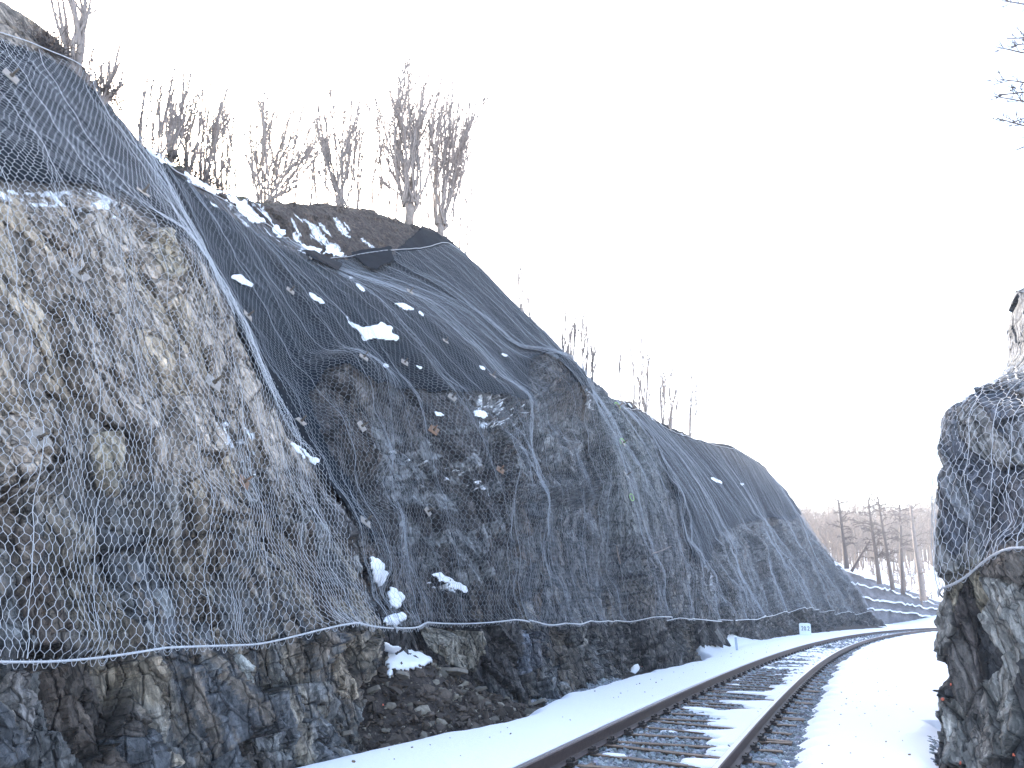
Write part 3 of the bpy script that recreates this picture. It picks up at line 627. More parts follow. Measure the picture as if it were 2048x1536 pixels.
def snow_h(s, o):
    """snow surface height at distance s and offset o; below the ballast where bare"""
    base = -.045
    n = fbm(s * 1.3, o * 2.2, 4, 31); nn = fbm(s * 4.2, o * 4, 3, 33)
    le = -foot_edge(s) + .25 * (fbm(s * 1.1, s * 0, 3, 36) - .5) + .06 * (nn - .5)
    left = smst(le - .02, le + .30, o) * smst(-.79, -.86, o)
    base_l = base + .55 * smst(2.5, 4.1, -o) * smst(19, 23, s) * smst(34, 28, s)
    zl = base_l + (.185 + .02 * (n - .5)) * left ** .6
    serr = .16 * (.5 + .5 * np.cos(2 * np.pi * s / .7)) + .35 * (fbm(s * 1.6, s * 0 + 4, 3, 38) - .5)
    re = np.interp(s, [0, 4, 8, 14, 22, 30, 60], [1.3, 1.25, 1.22, 1.15, 1.05, .95, .85]) + serr * .8
    edge = 2.75 - .15 + .35 * (fbm(s * .8, s * 0 + 8, 3, 39) - .5)
    edge = np.where(s > 9, 9, edge)
    bare = np.exp(-(((s - 6.9) / .9) ** 2)) * .35 + np.exp(-(((s - 4.6) / .5) ** 2)) * .25
    right = smst(re, re + .22, o) * smst(edge + .12, edge - .1 - bare, o)
    zr = base + (.11 + .02 * (n - .5)) * right ** .6
    # between the rails: patches lying towards the right rail, closing in with distance
    p = fbm(s * 2.6, o * 1.1, 3, 44) + .06 * np.cos(2 * np.pi * s / .7)
    cover = np.interp(s, [0, 6, 12, 18, 24, 30, 40], [-.15, -.13, -.09, -.02, .10, .28, .6]) + .36 * smst(-.1, .55, o) * smst(2, 5, s) + .05 * smst(.1, .5, o) - .06
    ins = smst(-.69, -.6, o) * smst(.69, .62, o)
    zm = base - .035 + .09 * smst(.53, .62, p + cover) * ins
    # serrated snow strip between the rail foot and rail at far distance stays bare
    return np.where(o < -.74, zl, np.where(o > .74, zr, zm)), left, right
ss1 = np.concatenate([np.arange(-1.5, 14, .04), np.arange(14, 30, .08), np.arange(30, 80, .3), np.arange(80, 150, 2)])
oo = np.concatenate([[-30, -14, -8, -6, -5], np.arange(-4.4, -.8, .05), np.arange(-.8, .8, .035), np.arange(.8, 3.4, .045), [3.6, 4, 5, 8, 15, 40]])
SA, SO = np.meshgrid(ss1, oo, indexing='ij'); sx, sy, _ = track(SA, SO); szz, lf, rt = snow_h(SA, SO)
far = smst(66, 80, SA); szz = np.where((np.abs(SO) > .75), szz * (1 - far) + .03 * far, szz)
szz = szz + .012 * (fbm(sx * 1.2, sy * 1.2, 3, 77) - .5) * (szz > 0)
sn_o = mesh_np('snow_ground', np.stack([sx, sy, szz], -1).reshape(-1, 3), grid_faces(*SA.shape), M_snow, smooth=True); tag(sn_o, 'white snow lying along both sides of the track', kind='structure')

# far country: snowfield rising to a wooded hill
def far_z(x, y):
    r = np.hypot(x, y); return -1.2 + .0 * r + 11.5 * smst(75, 165, r) + 12 * smst(150, 300, r) + 1.5 * (fbm(x / 25, y / 25, 3, 71) - .5) * smst(60, 120, r) - 2.5 * smst(30, 0, r)
rr = np.concatenate([np.arange(0, 60, 12), np.arange(60, 330, 6), [360, 400]]); aa = np.linspace(-np.pi, np.pi, 181)
RR, AA = np.meshgrid(rr, aa, indexing='ij'); fx, fy = RR * np.sin(AA), RR * np.cos(AA)
tag(mesh_np('hillside', np.stack([fx, fy, far_z(fx, fy)], -1).reshape(-1, 3), grid_faces(*RR.shape), M_snow, smooth=True), 'snow-covered hillside beyond the cutting', kind='structure')

# ballast
def stones(name, pts, size, seed, colf, matm, label, cat, kind='stuff', flat=.75, elong=1.0):
    rng = np.random.RandomState(seed); n = len(pts)
    t = (1 + 5 ** .5) / 2
    ico = np.array([(-1, t, 0), (1, t, 0), (-1, -t, 0), (1, -t, 0), (0, -1, t), (0, 1, t), (0, -1, -t), (0, 1, -t), (t, 0, -1), (t, 0, 1), (-t, 0, -1), (-t, 0, 1)]) / 1.9
    fi = np.array([(0, 11, 5), (0, 5, 1), (0, 1, 7), (0, 7, 10), (0, 10, 11), (1, 5, 9), (5, 11, 4), (11, 10, 2), (10, 7, 6), (7, 1, 8), (3, 9, 4), (3, 4, 2), (3, 2, 6), (3, 6, 8), (3, 8, 9), (4, 9, 5), (2, 4, 11), (6, 2, 10), (8, 6, 7), (9, 8, 1)])
    V = ico[None] * (1 + .55 * (rng.rand(n, 12, 1) - .5)) * (np.array([elong, 1, flat]) * (1 + .4 * (rng.rand(n, 1, 3) - .5)))
    e = rng.rand(n, 3) * 6.28; e[:, :2] *= .18 if elong > 1.3 else 1
    cx, sx_, cz, sz_ = np.cos(e[:, 0]), np.sin(e[:, 0]), np.cos(e[:, 2]), np.sin(e[:, 2]); o0 = 0 * cx; o1 = o0 + 1
    Rx = np.stack([o1, o0, o0, o0, cx, -sx_, o0, sx_, cx], -1).reshape(-1, 3, 3); Rz = np.stack([cz, -sz_, o0, sz_, cz, o0, o0, o0, o1], -1).reshape(-1, 3, 3)
    V = np.einsum('nij,nkj->nki', Rz @ Rx, V) * (np.broadcast_to(size, (n,)) * (.6 + .8 * rng.rand(n)))[:, None, None] * .5 + pts[:, None]
    Fq = (np.arange(n)[:, None, None] * 12 + fi[None]).reshape(-1, 3)
    col = np.repeat(colf(rng, n)[:, None], 12, 1).reshape(-1, 3)
    o = mesh_np(name, V.reshape(-1, 3), Fq, matm, col=col)
    if kind: tag(o, label, cat, kind=kind)
    return o
rng = np.random.RandomState(5)
def blue_grey(rng, n):
    b = .15 + .26 * rng.rand(n, 1) ** 1.4; return b * np.array([.92, 1.0, 1.08]) * (1 + .12 * (rng.rand(n, 3) - .5))
pts = []
for (a, b, dens, sz) in ((1.5, 9, 620, .058), (9, 16, 420, .07), (16, 30, 170, .10), (30, 62, 60, .15)):
    n = int((b - a) * 2.35 * dens); s = rng.uniform(a, b, n); o = rng.uniform(-.8, 1.55, n)
    x, y, _ = track(s, o); z = -.055 + .02 * rng.rand(n) - .02 * smst(1.1, 1.5, o); pts.append((np.stack([x, y, z], -1), np.full(n, sz)))
n = 2600; s = rng.uniform(8.2, 12.5, n); o = -rng.uniform(2.1, 2.75, n); x, y, _ = track(s, o); pts.append((np.stack([x, y, .0 + .03 * rng.rand(n) + heap(s, -o) * .6], -1), np.full(n, .06)))
n = 700; s = rng.uniform(3.5, 8, n); o = rng.uniform(2.3, 2.9, n); x, y, _ = track(s, o); pts.append((np.stack([x, y, -.05 + .04 * rng.rand(n)], -1), np.full(n, .06)))
PT = np.concatenate([p for p, _ in pts]); SZ = np.concatenate([q for _, q in pts])
stones('ballast_gravel', PT, SZ, 3, blue_grey, M_ballast, 'blue-grey crushed stone ballast between and beside the rails', 'gravel')
# rubble
n = 9000; s = rng.uniform(-.5, 9.3, n); q = rng.uniform(2.1, 4.1, n); x, y, _ = track(s, -q)
z = -.06 + heap(s, q) + .02
ok = q < np.interp(s, [0, 2, 3.8, 4.6, 6, 7, 8, 9], [2.6, 2.65, 2.8, 4.1, 4.0, 3.5, 2.9, 2.7])
def rub(rng, n):
    k = rng.rand(n, 1); return np.where(k > .8, np.array([[.2, .18, .15]]), np.array([[.075, .06, .05]])) * (.5 + rng.rand(n, 1))
stones('rubble', np.stack([x, y, z], -1)[ok], .022 + .12 * rng.rand(ok.sum()) ** 5, 9, rub, M_ballast, 'brown earth and rock chips heaped at the foot of the gully', 'rubble', flat=.5, elong=1.3)

rl = np.random.RandomState(77); n = 170; s = rl.uniform(2, 30, n); o = np.where(rl.rand(n) < .6, rl.uniform(1.5, 2.6, n), rl.uniform(-2.2, -1.0, n)); zz = snow_h(s, o)[0]; x, y, _ = track(s, o)
stones('snow_litter', np.stack([x, y, zz + .008], -1), .016, 78, lambda r, n: np.array([.16, .11, .07]) * (.5 + r.rand(n, 1)), M_ballast, 'scattered brown crumbs of bark and grit on the trackside snow', 'litter', flat=.4, elong=1.6)
# ------------------------------------------------------------------ railway track
trk = empty('railway_track', (*track(8)[:2], 0), 'curving single railway track with brown rails on steel Y-shaped sleepers', 'railway track')
TL = np.array([*track(8)[:2], 0])
def rail(off):
    prof = [(-.062, 0), (.062, 0), (.062, .011), (.012, .028), (.009, .035), (.009, .105), (.034, .118), (.036, .15), (.026, .159), (-.026, .159), (-.036, .15), (-.034, .118), (-.009, .105), (-.009, .035), (-.012, .028), (-.062, .011)]
    s = np.concatenate([np.arange(-1, 30, .25), np.arange(30, 140, .8)]); V = []
    for (a, z) in prof:
        x, y, _ = track(s, off + a); V.append(np.stack([x, y, 0 * x + z + .002], -1))
    V = np.stack(V, 1); k = len(prof); i, j = np.meshgrid(np.arange(len(s) - 1), np.arange(k), indexing='ij')
    Fq = np.stack([i * k + j, i * k + (j + 1) % k, (i + 1) * k + (j + 1) % k, (i + 1) * k + j], -1).reshape(-1, 4)
    fm = (j.ravel() == 8).astype(int)
    mesh_np('rail', V.reshape(-1, 3) - TL, Fq, [M_rail, M_head], trk, fm=fm)
rail(-.7535); rail(.7535)
def frame(s, off=0, z=0.):
    x, y, h = track(s, off); return Matrix.Translation((x - TL[0], y - TL[1], z)) @ Matrix.Rotation(-h, 4, 'Z')
def beam(mb, p, q, w_=.095, top=-.004):
    """I-beam from p to q (x across, y along)"""
    p = np.array([*p, 0.]); q = np.array([*q, 0.]); d = q - p; L = np.linalg.norm(d); d /= L; a = math.atan2(d[1], d[0]); M = np.array(Matrix.Rotation(a, 3, 'Z')); c = (p + q) / 2
    mb.box(c + [0, 0, top - .006], (L, w_, .012), M); mb.box(c + [0, 0, top - .05], (L, .012, .076), M); mb.box(c + [0, 0, top - .093], (L, w_, .01), M)
def y_sleeper(flip):
    g = -1 if flip else 1; mb = MB()
    beam(mb, (-1.12 * g, -.40), (1.15 * g, -.052)); beam(mb, (-1.12 * g, .40), (1.15 * g, .052))
    mb.box((-.55 * g, 0, -.055), (.05, .5, .06)); mb.box((1.16 * g, 0, -.05), (.02, .2, .09))
    o = mb.build('sleeper', M_sleeper, trk)
    for off, ys in ((-.7535 * g, (-.345, .345)), (.7535 * g, (0,))):
        for yy in ys:
            c = MB(); ww = .14 if len(ys) == 2 else .2
            for sd_ in (-1, 1):
                c.box((off + sd_ * .095, yy, .012), (.07, ww, .03)); c.box((off + sd_ * .07, yy, .034), (.055, ww * .6, .016))
                c.tube([(off + sd_ * .1, yy - .03, .02), (off + sd_ * .1, yy - .03, .06), (off + sd_ * .075, yy, .062), (off + sd_ * .1, yy + .03, .06), (off + sd_ * .1, yy + .03, .02)], .009, 5)
            c.build('rail_clip', M_clip, o)
    return o
def copy_sleeper(o, Mx):
    c = o.copy(); C.objects.link(c); c.parent = trk; c.matrix_local = Mx
    for ch in list(o.children):
        d = ch.copy(); C.objects.link(d); d.parent = c
    return c
ya, yb = y_sleeper(False), y_sleeper(True); k = 0
for i in range(47):
    for o, ds in ((ya, 0), (yb, 1.05)):
        s = .4 + i * 2.1 + ds
        if s > 50: continue
        if i == 0: o.matrix_local = frame(s)
        else: copy_sleeper(o, frame(s))
print('track', time.time() - _T0)

# ------------------------------------------------------------------ snow patches lying on the slope
def snow_patch(poly, thick=.05, label=None, rough=3, name='snow_patch', bv=None, matm=None, lift=0., cat='snow patch', group='snow patches caught on the slope', seed=1):
    xs = [p[0] for p in poly]; ys = [p[1] for p in poly]; w_ = max(max(xs) - min(xs), max(ys) - min(ys)); st = max(1.0, w_ / 60)
    gx_ = np.arange(min(xs) - 3, max(xs) + 4, st); gy_ = np.arange(min(ys) - 3, max(ys) + 4, st)
    X, Y = np.meshgrid(gx_, gy_, indexing='ij')
    fs = max(2.2, w_ / 9); rf = rough * (1 + w_ / 60)
    wx = X + rf * 3 * (fbm(X / fs, Y / fs, 3, seed) - .5); wy = Y + rf * 2.2 * (fbm(X / fs + 40, Y / fs, 3, seed) - .5)
    m = in_poly(wx, wy, poly).astype(float); d = m.copy()
    for _ in range(3): d = boxf(boxf(d, 1, 0), 1, 1)
    h = np.clip((d - .3) / .7, 0, 1) ** .5
    V = np.zeros((*X.shape, 3)); ok = np.zeros(X.shape, bool)
    for i in range(X.shape[0]):
        for j in range(X.shape[1]):
            if d[i, j] < .34: continue
            r = pick(X[i, j], Y[i, j], bv)
            if r is None: continue
            p, n = r; u = n * .6 + np.array([0, 0, .5]); V[i, j] = p + u * (thick * (h[i, j] * 1.4 - .2) + lift); ok[i, j] = True
    dep = np.linalg.norm(V - [0, 0, HC], axis=-1); med = np.median(dep[ok]) if ok.any() else 0
    ok &= np.abs(dep - med) < max(1.2, med * .12)
    keep = ok[:-1, :-1] & ok[1:, :-1] & ok[1:, 1:] & ok[:-1, 1:]
    if not keep.any(): print('patch lost', label); return None
    Fq = grid_faces(*X.shape, keep); u, inv = np.unique(Fq, return_inverse=True); V = V.reshape(-1, 3)[u]; loc = V.mean(0)
    o = mesh_np(name, V, inv.reshape(-1, 4), matm or M_snow, smooth=True, loc=loc)
    so = o.modifiers.new('thickness', 'SOLIDIFY'); so.thickness = .02 if thick > .02 else .004; so.offset = -1
    return tag(o, label, cat, group)
PATCH = [
 ([(465, 551), (480, 550), (508, 570), (505, 576), (482, 568), (463, 556)], 'small oval snow patch on the black fabric right of the tan buttress'),
 ([(617, 586), (630, 590), (650, 606), (640, 608), (622, 597)], 'thin snow streak above and left of the largest slope patch'),
 ([(690, 625), (705, 645), (722, 655), (760, 655), (755, 642), (775, 650), (797, 672), (790, 680), (745, 677), (740, 684), (725, 682), (712, 662), (696, 645)], 'largest ragged snow patch in the middle of the black fabric slope'),
 ([(787, 608), (803, 606), (828, 618), (826, 622), (805, 618)], 'narrow snow patch right above the largest slope patch'),
 ([(836, 622), (850, 630), (848, 634), (838, 628)], 'tiny snow fleck beside the narrow patch above the largest one'),
 ([(710, 566), (718, 568), (732, 582), (726, 584), (714, 574)], 'short snow streak just below the bare fabric flaps'),
 ([(697, 553), (706, 554), (706, 558), (698, 558)], 'tiny snow dot directly below the bare fabric flaps'),
 ([(575, 883), (590, 890), (620, 912), (637, 920), (632, 929), (612, 922), (590, 905)], 'long snow patch lying beside the right edge of the nearest buttress'),
 ([(864, 1146), (880, 1148), (910, 1162), (938, 1180), (935, 1188), (915, 1180), (885, 1163)], 'oblong snow patch on the gully wall behind the net'),
 ([(737, 1112), (745, 1125), (757, 1128), (768, 1150), (764, 1168), (752, 1172), (742, 1150)], 'upper of the three snow lumps stacked in the gully corner'),
 ([(780, 1178), (790, 1186), (804, 1196), (800, 1206), (790, 1220), (780, 1215), (776, 1192)], 'middle of the three snow lumps stacked in the gully corner'),
 ([(766, 1242), (785, 1236), (805, 1232), (808, 1240), (790, 1250), (766, 1250)], 'lowest of the three snow lumps, resting on the hem rope'),
 ([(752, 1272), (763, 1280), (800, 1300), (835, 1312), (866, 1330), (840, 1338), (815, 1343), (790, 1348), (775, 1360), (774, 1325), (760, 1300)], 'big snow wedge on the rubble heap at the foot of the gully'),
 ([(865, 824), (880, 825), (890, 832), (875, 833)], 'faint snow fleck on the rock ledge below the fabric hem'),
 ([(945, 822), (965, 822), (978, 832), (968, 838), (950, 832)], 'snow patch on the ledge at the bottom edge of the fabric'),
 ([(1003, 706), (1015, 710), (1013, 715), (1004, 711)], 'tiny snow fleck high on the right part of the fabric slope'),
 ([(958, 730), (972, 738), (970, 742), (960, 737)], 'small snow fleck left of the brown rock rib'),
 ([(766, 726), (778, 732), (776, 738), (767, 733)], 'small snow fleck below the largest slope patch'),
 ([(832, 730), (845, 736), (842, 740), (832, 735)], 'pale snow fleck between the slope patch and the ledge'),
 ([(1268, 1330), (1276, 1328), (1278, 1340), (1272, 1348), (1260, 1345), (1262, 1335)], 'small round snow lump at the foot of the middle buttress'),
 ([(1478, 966), (1490, 967), (1485, 972)], 'tiny snow fleck on the shoulder of the farthest buttress'),
 ([(1420, 953), (1445, 964), (1442, 968), (1422, 958)], 'thin snow line on the fabric of the farthest buttress'),
 ([(1068, 634), (1082, 645), (1080, 650), (1070, 640)], 'slim snow streak close under the skyline edge of the middle slope'),
 ([(1088, 654), (1100, 660), (1098, 665), (1088, 660)], 'snow dot just below the skyline edge of the middle slope'),
 ([(585, 506), (605, 490), (640, 500), (650, 512), (625, 517), (600, 515)], 'snow strip along the net edge at the foot of the soil mound'),
 ([(655, 486), (672, 500), (690, 512), (675, 513), (650, 503)], 'snow streak on the soil just above the black fabric flaps'),
 ([(545, 450), (570, 462), (562, 478), (545, 465)], 'snow patch on the soil beside the top rope of the gully net'),
 ([(440, 378), (470, 395), (505, 425), (530, 450), (515, 448), (480, 420), (445, 395), (420, 375)], 'long snow band along the crest left of the soil mound'),
 ([(365, 345), (400, 360), (440, 385), (430, 392), (395, 370), (362, 352)], 'upper snow band on the crest above the near buttress'),
 ([(285, 290), (312, 305), (350, 330), (345, 338), (310, 318), (290, 300)], 'topmost snow streak on the crest, under the thin saplings'),
]
for i, (pl, lb) in enumerate(PATCH): snow_patch(pl, .045 if i in (12, 9, 10, 11) else .016, lb, seed=i * 5 + 1, rough=(4.5 if 24 <= i else 2.5 if len(pl) > 6 else 1.5))
# bare fabric flaps hanging over the net top
snow_patch([(598, 512), (690, 511), (688, 530), (672, 553), (655, 545), (625, 530)], .02, 'left of two bare black fabric flaps folded over the top of the net', rough=1, name='fabric_flap', matm=M_fabric, lift=.11, cat='fabric flap', group='bare fabric flaps', seed=3)
snow_patch([(698, 512), (780, 500), (785, 530), (750, 548), (735, 545), (715, 530)], .02, 'right of two bare black fabric flaps folded over the top of the net', rough=1, name='fabric_flap', matm=M_fabric, lift=.11, cat='fabric flap', group='bare fabric flaps', seed=4)
print('patches', time.time() - _T0)

# ------------------------------------------------------------------ rock anchors
def anchor_parts(e, rusty):
    M_ = M_rustplate if rusty else M_plate
    mb = MB(); mb.box((0, 0, 0), (.2, .2, .012)); mb.build('plate', M_, e)
    mb = MB(); mb.tube([(0, 0, .006), (0, 0, .04)], .028, 6); mb.build('nut', M_bolt, e)
    mb = MB(); mb.tube([(0, 0, .04), (0, 0, .15)], .015, 8); mb.build('bolt', M_rustplate if rusty else M_bolt, e, smooth=True)
def anchor(px, py, label, rusty=False, size=.74, bv=None, rot=.78):
    r = pick(px, py, bv)
    if r is None: print('anchor lost', label); return
    p, n = r; rga = np.random.RandomState(int(px)); size *= rga.uniform(.85, 1.1); rot = .78 + rga.uniform(-.35, .35); n = n * .6 + np.array([.5, -.2, .45]) + rga.normal(0, .12, 3); n = n / np.linalg.norm(n)
    q = Vector(n).to_track_quat('Z', 'Y')
    e = empty('rock_anchor', tuple(p + n * .10), label, 'rock anchor', 'anchor plates bolted through the net')
    e.rotation_mode = 'QUATERNION'; e.rotation_quaternion = q @ Euler((0, 0, rot)).to_quaternion(); e.scale = (size,) * 3
    anchor_parts(e, rusty)
for px, py, lb, ru in (
    (60, 890, 'square steel anchor plate with bolt low on the left edge, left of the ochre block', False),
    (146, 566, 'grey anchor plate on tan rock in the upper left buttress', False),
    (275, 400, 'anchor plate at the top of the tan rock, just below the fabric', False),
    (8, 165, 'anchor plate on the fabric at the left picture edge', False),
    (412, 778, 'pale anchor plate with a rusty bolt end on the right half of the near buttress', False),
    (470, 975, 'rusty brown anchor plate low on the right of the near buttress', True),
    (592, 855, 'anchor plate on black fabric beside the long snow patch', False),
    (484, 640, 'anchor plate at the left edge of the gully fabric, below the oval snow patch', False),
    (573, 590, 'anchor plate left of the thin snow streak on the fabric slope', False),
    (712, 860, 'anchor plate on the brown rock face in the gully', False),
    (720, 725, 'anchor plate on the fabric below the largest snow patch', False),
    (862, 868, 'orange-rusted anchor plate on the rock left of the middle buttress', True),
    (803, 733, 'anchor plate between two small snow flecks below the largest patch', False),
    (898, 803, 'anchor plate on the hem of the fabric near the ledge snow', False),
    (994, 948, 'rusty anchor plate at the left edge of the middle buttress', True),
    (845, 1030, 'anchor plate above the pale drip stain in the gully', False),
    (980, 760, 'anchor plate left of the brown rock rib, above the ledge snow', False),
    (815, 590, 'anchor plate high on the fabric above the narrow snow patch', False),
    (885, 690, 'anchor plate in the middle right of the fabric slope', False),
    (720, 1055, 'anchor plate at the right rim of the nearest buttress', False)):
    anchor(px, py, lb, ru)
def ring(px, py, label, r0=.16, arc=(0, 6.28), seed=0):
    r = pick(px, py)
    if r is None: return
    p, n = r; n = n * .3 + np.array([.5, -.6, .2]); n /= np.linalg.norm(n); u = np.cross(n, [0, 0, 1]); u /= np.linalg.norm(u); v = np.cross(n, u); a = np.linspace(*arc, 20)
    pts = p + n * .10 + np.outer(np.cos(a) * r0, u) + np.outer(np.sin(a) * r0, v)
    mb = MB(); mb.tube(pts, .009, 5); o = mb.build('paint_ring', M_green, loc=tuple(p)); tag(o, label, 'paint mark', 'green paint rings on the slab')
for px, py, lb, arc in ((1230, 815, 'bright green paint ring around the highest anchor on the grey slab', (2, 6)), (1240, 888, 'bright green paint arc around the second anchor on the grey slab', (3.2, 6.9)), (1257, 997, 'faint green paint ring low on the grey slab', (0, 6.28))):
    ring(px, py, lb, arc=arc, r0=.12 if py < 990 else .09)
anchor(1232, 817, 'brown anchor plate inside the highest green ring on the grey slab', True, 1.1)
anchor(1240, 889, 'dark anchor plate inside the second green ring on the grey slab', False, 1.0)
anchor(1247, 955, 'dark anchor plate in the crack between the green rings of the grey slab', False, 1.0)
for px, py, lb, bv in ((765, 1413, 'orange paint dot on the rock by the rubble heap', None), (1283, 1334, 'tiny orange paint dot at the foot of the middle buttress', None), (1903, 1372, 'orange paint dash on the right outcrop, uppermost', BVR), (1886, 1402, 'long orange paint dash on the inner edge of the right outcrop', BVR), (1921, 1527, 'orange paint spot at the bottom of the right outcrop', BVR), (2030, 1512, 'orange paint spot nearest the lower right picture corner', BVR)):
    s = 2.6 if bv is None else 3.4
    snow_patch([(px - s * .5, py - s), (px + s * .6, py - s * .6), (px + s * .7, py + s), (px - s * .4, py + s * .8)], .012, lb, rough=.6, name='paint_spot', matm=M_orange, cat='paint mark', group='orange paint spots', bv=bv, lift=.012)
def rod(a, b, r, name, label, cat, matm, lift=.25):
    A_, B_ = pick(*a), pick(*b)
    if A_ is None or B_ is None: return
    mb = MB(); p = A_[0] + A_[1] * lift; q = B_[0] + B_[1] * lift; d_ = (np.linalg.norm(p - [0, 0, HC])); q = np.array([0, 0, HC]) + (q - [0, 0, HC]) * 1.0
    mb.tube([p, p * .5 + q * .5 + [0, 0, -.02], q], [r, r, r * .7], 5); o = mb.build(name, matm, loc=tuple(p)); tag(o, label, cat)
rod((1286, 1110), (1326, 1098), .012, 'broken_stick', 'thin pale stick caught in the net of the slab buttress', 'stick', M_bark)
rod((1228, 1130), (1216, 1090), .02, 'broken_stick', 'short pale broken branch stuck in the net left of the slab buttress', 'stick', M_bark)

# flat slabs of loose rock at the wall foot
def loose_slab(px, py, size, seed, label):
    x, y = ground_at(px, py, .05); s, o = s_off(x, y); r = pick(px, py)
    z = heap(np.array(s), np.array(-o)) - .03
    rg = np.random.RandomState(seed); n = 7; a = np.sort(rg.rand(n)) * 6.28; rr_ = size * (.6 + .5 * rg.rand(n)); ex = np.array([1.5, .8]); t = rg.uniform(.03, .06)
    P2 = np.stack([np.cos(a) * rr_ * ex[0], np.sin(a) * rr_ * ex[1]], -1); V = [(p[0], p[1], 0) for p in P2] + [(p[0] * .93, p[1] * .93, t) for p in P2]
    mb = MB(); mb.add(V, [tuple(range(n))[::-1], tuple(range(n, 2 * n))] + [(i, (i + 1) % n, n + (i + 1) % n, n + i) for i in range(n)])
    o_ = mb.build('stone_slab', M_slab); o_.location = (x, y, float(z) + .05); o_.rotation_euler = (rg.uniform(.1, .6), rg.uniform(-.4, .4), rg.uniform(0, 6)); tag(o_, label, 'stone slab', 'loose slabs on the rubble')
M_slab = mat('loose_slate', (.2, .18, .155), .85, nscale=14, namp=.3, bump=.01, bscale=30)
for px, py, sz, lb in ((908, 1425, .14, 'largest flat slab standing in the rubble beside the snow edge'), (960, 1420, .17, 'long angular slab at the right foot of the rubble heap'), (800, 1455, .09, 'small upright chip in the middle of the rubble'), (745, 1468, .07, 'small pale slab near the snow edge below the rubble heap'), (1075, 1408, .16, 'dark slab on the gravel by the snow edge'), (880, 1395, .08, 'brown slab high on the rubble heap'), (690, 1500, .07, 'low slab lying at the left end of the rubble'), (1000, 1400, .07, 'small slab near the foot of the middle buttress')):
    loose_slab(px, py, sz, int(px), lb)

# ------------------------------------------------------------------ distance stone and marker post
def on_track(px, off, z):
    s_ = np.arange(5, 90, .1); x, y, _ = track(s_, off); u, v = proj(np.stack([x, y, 0 * x + z], -1)); i = int(np.abs(u - px).argmin()); return float(x[i]), float(y[i]), float(s_[i])
gx0, gy0, s0_ = on_track(1611, -2.7, .1); print('stone at', gx0, gy0, s0_, proj(np.array([gx0, gy0, .1]))); hS = .0
e = empty('distance_stone', (gx0, gy0, -.02), 'white flat-topped distance stone with black numerals 20.2 standing in the snow', 'distance stone'); e.rotation_euler = (0, 0, -math.atan2(gx0, gy0) + .1)
dS = math.hypot(gx0, gy0); kS = dS / F; wS, hS = 19.5 * kS, 26 * kS
mb = MB(); pf = [(-.5, 0), (.5, 0), (.5, .93), (.42, .985), (.2, 1.0), (-.2, 1.0), (-.42, .985), (-.5, .93)]; n = len(pf)
V = [(a * wS, -.09, b * hS) for a, b in pf] + [(a * wS, .09, b * hS) for a, b in pf]
mb.add(V, [tuple(range(n)), tuple(range(n, 2 * n))[::-1]] + [((i + 1) % n, i, n + i, n + (i + 1) % n) for i in range(n)]); mb.build('stone_body', M_white, e)
SEG = {'2': 'abged', '0': 'abcdef'}
def digit(mb, ch, x, z, w_, h_, t):
    P = {'a': ((0, h_), (w_, h_)), 'b': ((w_, h_), (w_, h_ / 2)), 'c': ((w_, h_ / 2), (w_, 0)), 'd': ((0, 0), (w_, 0)), 'e': ((0, 0), (0, h_ / 2)), 'f': ((0, h_ / 2), (0, h_)), 'g': ((0, h_ / 2), (w_, h_ / 2))}
    if ch == '2':
        pts = [(0, h_ * .8), (w_ * .25, h_), (w_ * .75, h_), (w_, h_ * .8), (w_ * .9, h_ * .55), (0, 0), (w_, 0)]
    elif ch == '0': pts = [(w_ * .3, 0), (0, h_ * .25), (0, h_ * .75), (w_ * .3, h_), (w_ * .7, h_), (w_, h_ * .75), (w_, h_ * .25), (w_ * .7, 0), (w_ * .3, 0)]
    for (a, b), (c, d) in zip(pts[:-1], pts[1:]):
        L = math.hypot(c - a, d - b); mb.box((x + (a + c) / 2, -.094, z + (b + d) / 2), (L + t * .7, .008, t), np.array(Matrix.Rotation(-math.atan2(d - b, c - a), 3, 'Y')))
mb = MB(); hh_ = hS * .24; ww_ = wS * .13; tt_ = wS * .045; z_ = hS * .53
digit(mb, '2', -wS * .31, z_, ww_, hh_, tt_); digit(mb, '0', -wS * .08, z_, ww_, hh_, tt_); mb.box((wS * .13, -.094, z_ + tt_ / 2), (tt_, .008, tt_)); digit(mb, '2', wS * .22, z_, ww_, hh_, tt_)
mb.build('numerals', M_black, e)
gx1, gy1, s1_ = on_track(1475, -2.15, .1); print('marker', gx1, gy1, s1_, proj(np.array([gx1, gy1, .1]))); d1_ = math.hypot(gx1, gy1) / F
e = empty('marker_post', (gx1, gy1, 0), 'short blue-grey survey marker post in the snow left of the rails', 'marker post'); e.rotation_euler = (0, -.06, -.3)
mb = MB(); mb.box((0, 0, 15 * d1_), (4.6 * d1_, .05, 32 * d1_), taper=.92); mb.build('post', M_grey, e)
mb = MB(); mb.box((0, 0, 32 * d1_), (4.4 * d1_, .06, 3 * d1_), taper=.6); mb.build('post_cap', M_white, e)

